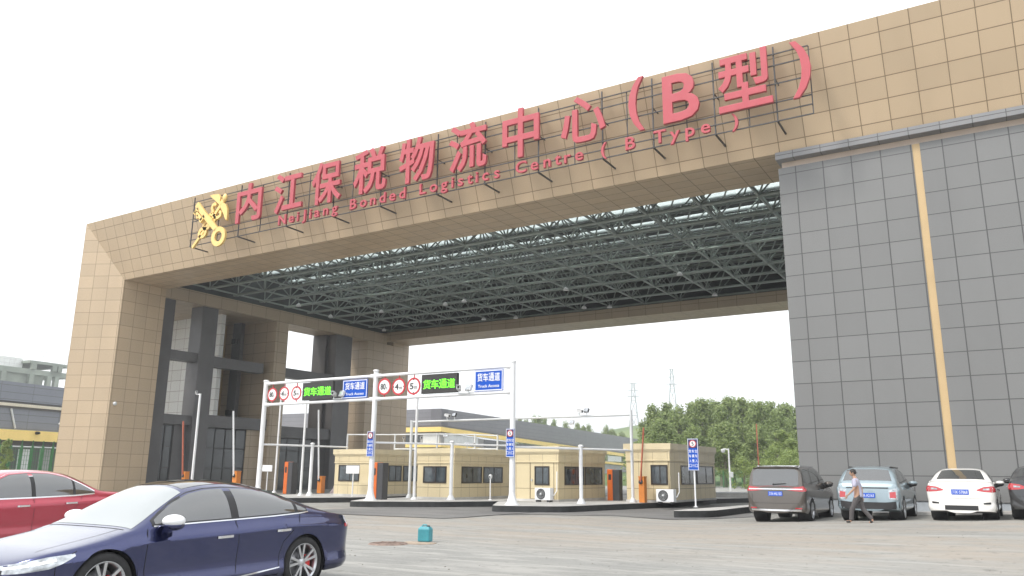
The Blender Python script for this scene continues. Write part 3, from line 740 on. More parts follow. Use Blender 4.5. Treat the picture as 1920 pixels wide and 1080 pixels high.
def round_sign(px_, py_, body, sub, kind, label, d=0.80):
    d = 0.70 if 'left' in label else 0.78
    p = yp(px_, py_, GY); y = GY - 0.02
    t = thing("limit_sign", label, "road sign", (p.x, y, p.z), group="round limit signs on the gantry")
    r = d / 2
    q = MB(); q.lathe([(0, 0.0), (r * 0.80, 0.0), (r * 0.80, 0.02), (0, 0.02)], (0, 0, 0), 28, 'Y', False); q.build("face", M['whitesign'], t)
    q = MB(); q.lathe([(r * 0.79, -0.006), (r, -0.006), (r, 0.022), (r * 0.79, 0.022)], (0, 0, 0), 28, 'Y', False); q.lathe([(r * 0.79, -0.006), (r * 0.79, 0.022)], (0, 0, 0), 28, 'Y', False); q.build("rim", M['redsign'], t)
    q = MB(); put_text(q, body, -r * 0.55, r * (0.22 if len(body) > 1 else 0.0), -r * 0.36, r * 0.36, -0.003, 0.006, 0.02)
    put_text(q, sub, r * (0.30 if len(body) > 1 else 0.12), r * (0.46 if len(body) > 1 else 0.5), -r * 0.34, -r * 0.02, -0.003, 0.006, 0.0); q.build("figures", M['blacksign'], t)
    if kind:
        q = MB()
        for s in (-1, 1):
            if kind == 'w': pts = [(s * r * 0.82, -r * 0.13), (s * r * 0.82, r * 0.13), (s * r * 0.64, 0)]
            else: pts = [(-r * 0.13, s * r * 0.82), (r * 0.13, s * r * 0.82), (0, s * r * 0.64)]
            q.prism_y(pts, -0.006, -0.001)
        q.build("arrowhead", M['blacksign'], t)
    q = MB(); zt, zb = 5.9 - p.z, 4.82 - p.z
    q.bar((0, 0.04, r * 0.9), (0, 0.04, zt), 0.035); q.bar((0, 0.04, -r * 0.9), (0, 0.04, zb), 0.035); q.build("hanger", M['redsign'], t)
for (xs, where) in (((511, 533, 556), "left"), ((721, 748, 776), "right")):
    ys = (740, 738, 737) if where == "left" else (725, 725, 724)
    round_sign(xs[0], ys[0], "80", "t", None, "round 80t weight limit sign hung in the %s span of the gantry" % where)
    round_sign(xs[1], ys[1], "4", "m", 'w', "round 4m width limit sign hung in the %s span of the gantry" % where)
    round_sign(xs[2], ys[2], "5", "m", 'h', "round 5m height limit sign hung in the %s span of the gantry" % where)
def led_board(x0, x1, z0, z1, label):
    y = GY - 0.10
    t = thing("led_board", label, "led sign", ((x0 + x1) / 2, y, z0), group="LED boards on the gantry", world=True)
    q = MB(); q.rbox(x0, x1, y, y + 0.16, z0, z1, 0.012); q.build("casing", M['ledface'], t)
    w = (x1 - x0) * 0.91 / 4
    for i, c in enumerate("货车通道"):
        q = MB(); a = x0 + 0.05 * (x1 - x0) + i * w; put_text(q, c, a, a + w * .94, z0 + 0.20, z1 - 0.24, y - 0.003, 0.006, 0.012); q.build("letter", M['led'], t)
led_board(-29.66, -27.62, 4.93, 5.79, "dark LED board with four green characters in the left gantry span")
led_board(-22.22, -20.26, 4.93, 5.78, "dark LED board with four green characters in the right gantry span")
def blue_board(x0, x1, z0, z1, label):
    y = GY - 0.09
    t = thing("direction_sign", label, "road sign", ((x0 + x1) / 2, y, z0), group="blue truck access signs on the gantry", world=True)
    q = MB(); q.rbox(x0, x1, y, y + 0.05, z0, z1, 0.008); q.build("panel", M['bluesign'], t)
    q = MB(); e = 0.035; i = 0.02
    for a, b, c, d in ((x0 + i, x1 - i, z0 + i, z0 + i + e), (x0 + i, x1 - i, z1 - i - e, z1 - i), (x0 + i, x0 + i + e, z0 + i + e, z1 - i - e), (x1 - i - e, x1 - i, z0 + i + e, z1 - i - e)):
        q.box(a, b, y - 0.004, y + 0.0, c, d)
    q.build("border", M['whitesign'], t)
    w = x1 - x0; h = z1 - z0
    for i, c in enumerate("货车通道"):
        q = MB(); a = x0 + (.1 + .203 * i) * w; put_text(q, c, a, a + .188 * w, z0 + 0.46 * h, z0 + 0.86 * h, y - 0.003, 0.006, 0.01); q.build("letter", M['whitesign'], t)
    q = MB(); put_text(q, "Truck Access", x0 + 0.13 * w, x1 - 0.13 * w, z0 + 0.17 * h, z0 + 0.31 * h, y - 0.003, 0.006, 0.008); q.build("caption", M['whitesign'], t)
blue_board(-26.98, -25.43, 4.9, 5.78, "blue Truck Access board in the left gantry span by the middle post")
blue_board(-19.35, -17.90, 4.9, 5.80, "blue Truck Access board in the right gantry span by the right post")
# lane signs on posts
def lane_sign(x, y, zc, label, post=None, h=1.18, w=0.40):
    t = thing("lane_sign", label, "road sign", (x, y, IZ), group="tall blue speed 5 lane signs")
    z0 = zc - h / 2 - IZ; z1 = zc + h / 2 - IZ; w2 = w / 2
    q = MB(); q.rbox(-w2, w2, -0.02, 0.02, z0, z1, 0.008); q.build("panel", M['bluesign'], t)
    zs = z1 - 0.30 * h
    q = MB(); q.box(-w2 + 0.03, w2 - 0.03, -0.024, -0.0205, zs, z1 - 0.03); q.build("speed_panel", M['navy'], t)
    q = MB()
    for a, b, c, d in ((-w2 + .008, w2 - .008, z0 + .008, z0 + .026), (-w2 + .008, w2 - .008, z1 - .026, z1 - .008), (-w2 + .008, -w2 + .026, z0 + .026, z1 - .026), (w2 - .026, w2 - .008, z0 + .026, z1 - .026)):
        q.box(a, b, -0.025, -0.0205, c, d)
    q.build("border", M['whitesign'], t)
    zc2 = (zs + z1 - 0.03) / 2; r = 0.135 * w / 0.40
    q = MB(); q.lathe([(0, -0.03), (r * 0.82, -0.03), (r * 0.82, -0.025), (0, -0.025)], (0, 0, zc2), 20, 'Y', False); q.build("disc", M['whitesign'], t)
    q = MB(); q.lathe([(r * 0.8, -0.033), (r, -0.033), (r, -0.025), (r * 0.8, -0.025)], (0, 0, zc2), 20, 'Y', False); q.build("ring", M['redsign'], t)
    q = MB(); put_text(q, "5", -r * 0.32, r * 0.32, zc2 - r * 0.52, zc2 + r * 0.52, -0.034, 0.004, 0.01); q.build("figure", M['blacksign'], t)
    for k, body in ((-1, "货车入口"), (0, "车辆慢行"), (1, "空车入口")):
        for i, c in enumerate(body):
            zz = zs - 0.06 - i * (zs - z0 - 0.1) / 4.1
            q = MB(); put_text(q, c, k * w * 0.29 - 0.048, k * w * 0.29 + 0.048, zz - 0.125, zz, -0.0205, 0.006, 0.006)
            q.build("letter", M['whitesign'], t)
    if post:
        q = MB(); q.tube((0, 0.055, 0), (0, 0.055, z1 - 0.05), 0.035, 10); q.lathe([(0.1, 0), (0.1, 0.012), (0.04, 0.03)], (0, 0.055, 0), 10); q.build("post", M['white'], t)
p = gp(1304, 951, IZ); zt, zb = hz(p, 822.5), hz(p, 882)
lane_sign(p.x, p.y, (zt + zb) / 2, "tall blue lane sign on its own white post on the island nose by the van", True, zt - zb, 0.44)
for gx, ya, yb, lb in ((GX[1], 809, 856, "tall blue lane sign strapped to the middle gantry post"), (GX[2], 804, 857, "tall blue lane sign strapped to the right gantry post")):
    P0 = Vector((gx, GY - 0.17, 0)); zt, zb = hz(P0, ya), hz(P0, yb)
    lane_sign(gx, GY - 0.17, (zt + zb) / 2, lb, None, zt - zb, 0.40)
# ------------------------------------------------------------------ vehicles
def lerp_tab(tab, x):
    if x <= tab[0][0]: return tab[0][1]
    for (a, p), (b, q) in zip(tab, tab[1:]):
        if x <= b: return p + (q - p) * (x - a) / (b - a) if b > a else q
    return tab[-1][1]
def smooth_tab(tab, n=12):
    """Catmull-Rom through the points, kept monotonic in x"""
    out = []
    P = [tab[0]] + list(tab) + [tab[-1]]
    for i in range(1, len(P) - 2):
        p0, p1, p2, p3 = P[i - 1], P[i], P[i + 1], P[i + 2]
        for k in range(n):
            t = k / n
            q = [0.5 * (2 * p1[j] + (p2[j] - p0[j]) * t + (2 * p0[j] - 5 * p1[j] + 4 * p2[j] - p3[j]) * t * t + (3 * p1[j] - p0[j] - 3 * p2[j] + p3[j]) * t ** 3) for j in (0, 1)]
            out.append(q)
    out.append(list(tab[-1]))
    res = [out[0]]
    for q in out[1:]:
        if q[0] > res[-1][0] + 0.0008: res.append(q)
    return res
class CarShape:
    def __init__(s, prof, W, belt, sill, wheels, ra, tumble=0.28, n=4.0, af=0.55, pf=2.6, ar=0.30, pr=4.0, side=None):
        s.prof = smooth_tab(prof); s.L = prof[-1][0]; s.W = W; s.belt = belt; s.sill = sill; s.wheels = wheels; s.ra = ra
        s.k = tumble; s.n = n; s.af, s.pf, s.ar, s.pr = af, pf, ar, pr
        s.side = side or [(0, .938), (.05, .948), (.14, .994), (.18, 1.0), (.5, .985), (.62, .968), (.82, .985), (.92, .97), (1, .925)]
    def w(s, x):
        L = s.L; f = 1.0
        if x < s.af: f = (1 - (1 - max(0.0, x) / s.af) ** s.pf) ** (1 / s.pf)
        if x > L - s.ar: f = min(f, (1 - max(0.0, min(1, 1 - (L - x) / s.ar)) ** s.pr) ** (1 / s.pr))
        return s.W * max(0.02, f)
    def zt(s, x): return lerp_tab(s.prof, x)
    def zb(s, x): return min(lerp_tab(s.belt, x), s.zt(x) - 0.035)
    def zs(s, x): return min(lerp_tab(s.sill, x), s.zb(x) - 0.02)
    def Y(s, x, z):
        w = s.w(x); zb = s.zb(x); wb = w * s.side[0][1]
        if z >= zb:
            H = s.zt(x) - zb; v = min(1.0, (z - zb) / H)
            return max(0.0, (wb - s.k * (z - zb))) * (1 - v ** s.n) ** (1 / s.n)
        q = (zb - z) / max(1e-4, zb - s.zs(x)); return w * lerp_tab(s.side, q)
    def inside(s, x, y, z):
        if x < 0 or x > s.L or z > s.zt(x): return False
        return abs(y) <= s.Y(x, max(z, s.zs(x)))
    def bis(s, f, a, b):
        """a inside, b outside"""
        for _ in range(22):
            m = (a + b) / 2
            if f(m): a = m
            else: b = m
        return a
    def on_side(s, x, z, sgn, off): return (x, sgn * (s.Y(x, z) + off), z)
    def on_rear(s, y, z, off): return (s.bis(lambda x: s.inside(x, y, z), s.L * 0.6, s.L + 0.02) + off, y, z)
    def on_front(s, y, z, off): return (s.bis(lambda x: s.inside(x, y, z), s.L * 0.4, -0.02) - off, y, z)
    def on_top(s, x, y, off): return (x, y, s.bis(lambda z: s.inside(x, y, z), s.zb(x) if abs(y) < s.Y(x, s.zb(x)) else s.zs(x) + .1, s.zt(x) + 0.05) + off)
    def stations(s):
        X = set()
        x = 0.0
        while x < s.L: X.add(round(x, 4)); x += 0.05
        for k in (0.0015, 0.006, 0.014, 0.028, 0.04): X.add(k); X.add(s.L - k)
        X.add(s.L - 0.0005)
        for xw in s.wheels:
            for i in range(25):
                X.add(round(xw - s.ra * math.cos(PI * i / 24), 4))
        return sorted(X)
    def body(s):
        st = s.stations(); nu, nl = 12, 22; ring = nu + nl
        V = []; Fc = []
        for x in st:
            zb, zt = s.zb(x), s.zt(x); H = zt - zb
            zlow = s.zs(x)
            for xw in s.wheels:
                if abs(x - xw) < s.ra: zlow = max(zlow, 0.33 * 0 + s.zw + math.sqrt(s.ra ** 2 - (x - xw) ** 2))
            zlow = min(zlow, zb - 0.012)
            half = []
            for i in range(nu):
                t = PI / 2 * (1 - i / (nu - 1)); e = 2 / s.n
                z = zb + H * (math.sin(t) ** e if t > 1e-6 else 0); y = s.Y(x, z) if i else 0.0
                half.append((y, z))
            for i in range(1, nl + 1):
                z = zb + (zlow - zb) * i / nl; half.append((s.Y(x, z), z))
            V.append(half)
        verts = []; m = len(V[0])
        for x, half in zip(st, V):
            for sg in (1, -1):
                verts += [(x, sg * y, z) for y, z in half]
        for i in range(len(st) - 1):
            for sg in (0, 1):
                a = i * 2 * m + sg * m; b = (i + 1) * 2 * m + sg * m
                for j in range(m - 1): Fc.append((a + j, a + j + 1, b + j + 1, b + j))
            a = i * 2 * m; b = (i + 1) * 2 * m
            Fc.append((a + m - 1, a + 2 * m - 1, b + 2 * m - 1, b + m - 1))       # floor pan
        for i in (0, len(st) - 1):
            a = i * 2 * m
            for j in range(m - 1): Fc.append((a + j, a + j + 1, a + m + j + 1, a + m + j))
        mb = MB(); mb.add(verts, Fc, True)
        return mb
def weld(ob, d=0.0006, angle=35):
    bm = bmesh.new(); bm.from_mesh(ob.data); bmesh.ops.remove_doubles(bm, verts=bm.verts, dist=d); bmesh.ops.recalc_face_normals(bm, faces=bm.faces)
    bm.to_mesh(ob.data); bm.free()
    for p in ob.data.polygons: p.use_smooth = True
    try: ob.data.set_sharp_from_angle(angle=R(angle))
    except Exception: pass
    return ob
def grid(mb, rows, smooth=True):
    n = len(rows[0]); v = [p for r in rows for p in r]
    mb.add(v, [(i * n + j, i * n + j + 1, (i + 1) * n + j + 1, (i + 1) * n + j) for i in range(len(rows) - 1) for j in range(n - 1)], smooth)
def side_patch(mb, cs, tab_lo, tab_hi, sgn, off, nx=24, nz=6):
    x0, x1 = tab_lo[0][0], tab_lo[-1][0]
    rows = []
    for i in range(nx + 1):
        x = x0 + (x1 - x0) * i / nx; a, b = lerp_tab(tab_lo, x), lerp_tab(tab_hi, x)
        rows.append([cs.on_side(x, a + (b - a) * j / nz, sgn, off) for j in range(nz + 1)])
    grid(mb, rows)
def side_line(mb, cs, pts, sgn, wd=0.008, off=0.0015):
    """thin dark shut line following the body side"""
    for (xa, za), (xb, zb) in zip(pts, pts[1:]):
        d = math.hypot(xb - xa, zb - za); nx, nz_ = -(zb - za) / d * wd / 2, (xb - xa) / d * wd / 2
        k = max(1, int(d / 0.08)); rows = []
        for i in range(k + 1):
            x, z = xa + (xb - xa) * i / k, za + (zb - za) * i / k
            rows.append([cs.on_side(x - nx, z - nz_, sgn, off), cs.on_side(x + nx, z + nz_, sgn, off)])
        grid(mb, rows)
def end_patch(mb, cs, tab_lo, tab_hi, off, where='rear', ny=16, nz=5):
    """patch on the rear/front face; tables map y -> z"""
    y0, y1 = tab_lo[0][0], tab_lo[-1][0]; rows = []
    f = cs.on_rear if where == 'rear' else cs.on_front
    for i in range(ny + 1):
        y = y0 + (y1 - y0) * i / ny; a, b = lerp_tab(tab_lo, y), lerp_tab(tab_hi, y)
        rows.append([f(y, a + (b - a) * j / nz, off) for j in range(nz + 1)])
    grid(mb, rows)
def top_patch(mb, cs, x0, x1, wtab, off, nx=14, ny=14):
    rows = []
    for i in range(nx + 1):
        x = x0 + (x1 - x0) * i / nx; w = lerp_tab(wtab, x)
        rows.append([cs.on_top(x, w * (2 * j / ny - 1), off) for j in range(ny + 1)])
    grid(mb, rows)
M['carglass'] = mat("tinted_car_glass", (0.022, 0.025, 0.026), 0.03, 0, 0.0, spec=1.0, coat=0.6)
M['screen'] = mat("windscreen_glass", (0.10, 0.125, 0.12), 0.03, 0, 0.0, spec=0.5, coat=1.0)
M['screen'].node_tree.nodes['Principled BSDF'].inputs['IOR'].default_value = 4.0
M['carglass'].node_tree.nodes['Principled BSDF'].inputs['IOR'].default_value = 1.75
M['chrome'] = mat("chrome_trim", (0.72, 0.73, 0.75), 0.15, 1.0, 0.0)
M['rim'] = mat("alloy_rim", (0.55, 0.56, 0.58), 0.28, 0.85, 0.0)
M['rimdk'] = mat("dark_alloy", (0.06, 0.06, 0.065), 0.4, 0.5, 0.0)
M['disc'] = mat("brake_disc", (0.22, 0.22, 0.23), 0.4, 0.9, 0.1)
M['caliper'] = mat("red_caliper", (0.55, 0.02, 0.02), 0.4, 0, 0)
M['taillamp'] = mat("red_lamp_lens", (0.42, 0.012, 0.02), 0.12, 0, 0, spec=0.8, coat=0.8)
M['headlamp'] = mat("lamp_lens", (0.40, 0.43, 0.46), 0.12, 0.3, 0.5, 14, spec=0.9, coat=0.8)
M['plate'] = mat("blue_plate", (0.02, 0.10, 0.55), 0.4, 0, 0)
M['line'] = mat("shut_line", (0.006, 0.006, 0.008), 0.8, 0, 0)
def paint(name, col, metal=0.35, rough=0.32):
    m = mat(name, col, rough, metal, 0.0, coat=1.0)
    n = m.node_tree; b = n.nodes["Principled BSDF"]
    b.inputs["Coat IOR"].default_value = 1.55
    d = _range(n, _noise(n, 1.6, 6), 0.4, 0.75, 0.0, 0.03)       # thin road dust
    g = n.nodes.new("ShaderNodeTexCoord"); sp = n.nodes.new("ShaderNodeSeparateXYZ"); n.links.new(g.outputs["Object"], sp.inputs[0])
    low = _range(n, sp.outputs[2], 0.2, 0.6, 0.07, 0.0)
    n.links.new(_mixc(n, _math(n, 'ADD', d, low), col, (0.32, 0.29, 0.25)), b.inputs["Base Color"])
    return m
def wheel_parts(parent, x, y, zc, r, wd, sgn, style='five', rim='rim', red=False):
    """tyre part with rim, disc sub-parts; outer face at y, facing sgn"""
    t = MB(); yi = y - sgn * wd
    pr = [(r * 0.70, yi), (r * 0.93, yi), (r * 0.985, yi + sgn * wd * .12), (r, yi + sgn * wd * .3), (r, y - sgn * wd * .3), (r * 0.985, y - sgn * wd * .12), (r * 0.94, y - sgn * 0.004), (r * 0.80, y), (r * 0.715, y - sgn * 0.012)]
    t.lathe(pr, (x, 0, zc), 40, 'Y'); o = t.build("wheel", M['rubber'], parent)
    q = MB(); yr = y - sgn * 0.012
    q.lathe([(r * 0.66, y - sgn * wd * .8), (r * 0.70, y - sgn * wd * .4), (r * .70, yr), (r * 0.735, yr + sgn * 0.006), (r * 0.72, yr + sgn * 0.008), (r * 0.66, yr - sgn * 0.02), (r * 0.655, y - sgn * wd * .4)], (x, 0, zc), 40, 'Y')
    yh = y - sgn * 0.035
    q.lathe([(0.0, yh + sgn * 0.012), (r * 0.12, yh + sgn * 0.010), (r * 0.17, yh), (r * 0.19, yh - sgn * 0.04)], (x, 0, zc), 24, 'Y')
    ns = 5
    for i in range(ns):
        a = 2 * PI * i / ns + PI / 2 + 0.2
        for s2 in ((-1, 1) if style == 'five' else (0,)):
            a0 = a + s2 * 0.13; a1 = a + s2 * 0.22
            hw0, hw1 = (r * 0.042, r * 0.05) if style == 'five' else (r * 0.1, r * 0.085)
            p0 = Vector((math.cos(a0), 0, math.sin(a0))) * r * 0.13; p1 = Vector((math.cos(a1), 0, math.sin(a1))) * r * 0.69
            d = (p1 - p0).normalized(); nn = Vector((-d.z, 0, d.x))
            v = []
            for p, hw, ya in ((p0, hw0, yh + sgn * 0.006), (p1, hw1, yr + sgn * 0.002)):
                for k in (-1, 1):
                    for dep in (0, -sgn * 0.035): v.append((x + p.x + nn.x * hw * k, ya + dep, zc + p.z + nn.z * hw * k))
            q.add(v, [(0, 2, 6, 4), (1, 5, 7, 3), (0, 4, 5, 1), (2, 3, 7, 6), (4, 6, 7, 5), (0, 1, 3, 2)])
    q.build("rim", M[rim], o)
    q = MB(); q.lathe([(0, y - sgn * wd * .42), (r * 0.50, y - sgn * wd * .42), (r * 0.50, y - sgn * wd * .5)], (x, 0, zc), 28, 'Y'); q.build("brake_disc", M['disc'], o)
    if red:
        q = MB(); q.rbox(x + r * 0.20, x + r * 0.50, min(y - sgn * wd * .5, y - sgn * wd * .25), max(y - sgn * wd * .5, y - sgn * wd * .25), zc - r * 0.28, zc + r * 0.28, 0.01); q.build("caliper", M['caliper'], o)
    q = MB(); q.lathe([(0, y - sgn * wd * .85), (r * 0.66, y - sgn * wd * .85)], (x, 0, zc), 24, 'Y'); q.build("barrel", M['black'], o)
def liners(parent, cs):
    for xw in cs.wheels:
        for sg in (1, -1):
            q = MB(); yo, yi = sg * (cs.W - 0.045), sg * (cs.W - 0.42)
            q.lathe([(0, yi), (cs.ra * .995, yi), (cs.ra * .995, yo)], (xw, 0, cs.zw), 30, 'Y'); q.build("wheel_liner", M['black'], parent)
def mirror(parent, cs, x, z, sgn, capm, size=1.0, pmh=None):
    y = sgn * (cs.Y(x, z) + 0.13 * size)
    q = MB(); q.ball((x, y, z + 0.025), 0.115 * size, 0.125 * size, 0.066 * size, 14, 10); o = q.build("mirror", capm, parent)
    g = MB(); g.ball((x + 0.008, y - sgn * .01, z - 0.022), 0.11 * size, 0.118 * size, 0.06 * size, 14, 10); g.tube((x + .01, sgn * (cs.Y(x, z) - .03), z - 0.09), (x, y - sgn * .02, z - 0.04), 0.055 * size, 8, .045 * size); g.build("mirror_housing", pmh or M['black'], o)
def handle(parent, cs, x, z, sgn, m):
    q = MB(); pts = [cs.on_side(x + dx, z + dz, sgn, o) for dx, dz, o in ((-.11, 0, .004), (-.085, .004, .034), (.085, .008, .034), (.11, .008, .004))]
    for a, b in zip(pts, pts[1:]): q.bar(a, b, 0.022, 0.03)
    q.build("door_handle", m, parent)
def plate(parent, cs, y, z, txt, off=0.012, w=0.44, h=0.14):
    p = cs.on_rear(y, z, off); x = max(cs.on_rear(y + d * w / 2, z + e * h / 2, off)[0] for d in (-1, 1) for e in (-1, 1))
    q = MB(); q.box(x - 0.02, x, y - w / 2, y + w / 2, z - h / 2, z + h / 2); o = q.build("number_plate", M['plate'], parent)
    v, f = text_mesh(txt, 0.12, 0.002, 0); xm = (min(p.x for p in v) + max(p.x for p in v)) / 2; ww = max(p.x for p in v) - min(p.x for p in v); k = 0.38 / ww
    g = MB(); g.add([(x + 0.002 + p_.z * .5, y + (p_.x - xm) * k, z - 0.043 + p_.y) for p_ in v], f); g.build("plate_text", M['whitesign'], o)

# --- blue fastback in the foreground
def blue_car():
    prof = [(0, .26), (.006, .36), (.03, .50), (.085, .605), (.2, .675), (.4, .745), (.65, .80), (.95, .865), (1.22, .93), (1.36, 1.0), (1.70, 1.215), (2.0, 1.37), (2.25, 1.437), (2.55, 1.465), (2.9, 1.455), (3.3, 1.395), (3.7, 1.28), (4.05, 1.15), (4.4, 1.035), (4.74, .968), (4.87, .935), (4.90, .86), (4.93, .72), (4.955, .55), (4.965, .4), (4.97, .27)]
    cs = CarShape(prof, .985, [(0, .66), (.5, .72), (1.0, .80), (1.2, .875), (1.7, .93), (2.7, .965), (3.5, 1.0), (4.3, .985), (4.97, .93)], [(0, .24), (.5, .19), (1.5, .17), (3.4, .17), (4.5, .22), (4.97, .27)], (.94, 3.87), .385, 0.40, 3.4, 0.75, 2.4, 0.50, 2.9,
                  [(0, .905), (.04, .915), (.165, .985), (.19, .99), (.21, .986), (.40, .972), (.60, .962), (.72, .968), (.84, .99), (.90, .985), (.94, .96), (1, .925)])
    cs.zw = .352
    t = thing("parked_car", "dark blue fastback car with a white mirror cap, nearest car in the foreground", "car", (0, 0, 0), 0, "parked cars")
    pm = paint("blue_metallic_paint", (0.024, 0.032, 0.115), 0.92, 0.2)
    weld(cs.body().build("body", pm, t))
    liners(t, cs)
    sh = lambda T: [(x - .30, z) for x, z in T]
    lo = sh([(1.80, .968), (2.4, .985), (3.0, 1.0), (3.6, 1.018), (4.08, 1.04), (4.24, 1.055)])
    hi = sh([(1.80, .99), (1.95, 1.085), (2.15, 1.20), (2.4, 1.30), (2.65, 1.345), (2.95, 1.36), (3.25, 1.348), (3.6, 1.31), (3.9, 1.21), (4.1, 1.12), (4.24, 1.062)])
    cut = lambda T, a, b: [(a, lerp_tab(T, a))] + [p for p in T if a < p[0] < b] + [(b, lerp_tab(T, b))]
    gr = lambda T, d: [(x, z + d) for x, z in T]
    for sg in (-1, 1):
        q = MB(); side_patch(q, cs, gr(lo, -.022), gr(hi, .022), sg, .002, 40); q.build("window_surround", M['black'], t)
        for a, b in ((1.54, 2.62), (2.74, 3.70), (3.76, 3.92)):
            q = MB(); side_patch(q, cs, cut(lo, a, b), cut(hi, a, b), sg, .0045, 26, 8); q.build("side_window", M['carglass'], t)
        q = MB(); T = cut(lo, 1.52, 3.95); side_patch(q, cs, gr(T, -.03), gr(T, -.016), sg, .006, 40, 1); q.build("belt_trim", M['chrome'], t)
        q = MB()
        side_line(q, cs, [(1.44, .92), (1.40, .75), (1.40, .45), (1.46, .24)], sg); side_line(q, cs, [(2.68, .97), (2.70, .7), (2.68, .25)], sg)
        side_line(q, cs, [(3.8, 1.02), (3.74, .9), (3.62, .80), (3.46, .66), (3.40, .5), (3.38, .25)], sg)
        side_line(q, cs, [(1.46, .24), (2.4, .235), (3.38, .245)], sg); side_line(q, cs, [(.42, .33), (.40, .62), (.62, .735)], sg)
        q.build("shut_line", M['line'], t)
        handle(t, cs, 2.48, .775, sg, M['chrome']); handle(t, cs, 3.44, .805, sg, M['chrome'])
        mirror(t, cs, 1.68, .98, sg, M['white'], 1.12, pm)
        q = MB(); side_patch(q, cs, [(.05, .52), (.16, .535), (.36, .575), (.60, .69)], [(.05, .59), (.16, .635), (.36, .69), (.60, .715)], sg, .004, 20, 5); hl = q.build("headlight", M['headlamp'], t)
        q = MB()
        for a, b in ((.08, .22), (.25, .42)): side_patch(q, cs, [(a, .565 + .25 * (a - .08)), (b, .565 + .25 * (b - .08))], [(a, .59 + .25 * (a - .08)), (b, .59 + .25 * (b - .08))], sg, .007, 6, 1)
        q.build("lamp_strip", M['whitesign'], hl)
        q = MB(); side_patch(q, cs, [(4.62, .80), (4.9, .80)], [(4.62, .845), (4.9, .875)], sg, .004, 8, 3); q.build("tail_light", M['taillamp'], t)
        q = MB(); side_patch(q, cs, [(1.55, .235), (2.6, .25), (3.4, .33)], [(1.55, .262), (2.6, .275), (3.4, .342)], sg, .004, 20, 1); q.build("sill_trim", M['chrome'], t)
        for xw in cs.wheels: wheel_parts(t, xw, sg * .945, cs.zw, .352, .25, sg, 'five', 'rim', True)
    q = MB(); top_patch(q, cs, 1.27, 2.04, [(1.27, .815), (1.7, .69), (2.04, .59)], .003, 18, 18); q.build("windscreen", M['screen'], t)
    q = MB(); top_patch(q, cs, 3.36, 4.36, [(3.36, .50), (4.36, .56)], .003, 14, 14); q.build("rear_window", M['carglass'], t)
    q = MB(); top_patch(q, cs, 2.10, 3.24, [(2.10, .52), (3.24, .49)], .003, 12, 12); q.build("roof_panel", M['carglass'], t)
    q = MB()
    for x0 in (1.56,): 
        rows = [[cs.on_top(1.21 + k, y, .002) for k in (0, .012)] for y in [-.76 + 1.52 * i / 16 for i in range(17)]]
        grid(q, rows)
    for sg in (-1, 1):
        grid(q, [[cs.on_top(x, sg * (.60 + .10 * (x - .5)) + dy, .002) for dy in (0, .008)] for x in [.35 + .85 * i / 14 for i in range(15)]])
    q.build("bonnet_line", M['line'], t)
    q = MB(); end_patch(q, cs, [(-.5, .34), (.5, .34)], [(-.5, .56), (.5, .56)], .004, 'front', 14, 5); q.build("grille", M['black'], t)
    q = MB(); q.add([(3.5, -.02, 1.30), (3.68, -.02, 1.255), (3.64, 0, 1.34), (3.5, .02, 1.30), (3.68, .02, 1.255)], [(0, 1, 2), (3, 2, 4), (0, 2, 3), (1, 4, 2)]); q.build("aerial", M['black'], t)
    return t
blue = blue_car()
S_BLUE = 0.985
blue.scale = (S_BLUE,) * 3
def place_car(t, rear_hub_xy, hub_local, ang, s=1.0, z=None):
    """put the car so that the local point (x, y) lands on the given world xy"""
    c, sn = math.cos(ang), math.sin(ang)
    x, y = hub_local[0] * s, hub_local[1] * s
    X, Y = rear_hub_xy[0] - (c * x - sn * y), rear_hub_xy[1] - (sn * x + c * y)
    t.location = (X, Y, ground_z(*rear_hub_xy) if z is None else z); t.rotation_euler = (0, 0, ang)
_h1, _h2 = gp(570, 1053, .345), gp(195, 1097, .345)      # rear and front hubs on the visible side
_d = _h1 - _h2
S_BLUE = math.hypot(_d.x, _d.y) / 2.93

blue.scale = (S_BLUE,) * 3
place_car(blue, (_h1.x, _h1.y), (3.87, -.945), math.atan2(_d.y, _d.x), S_BLUE)

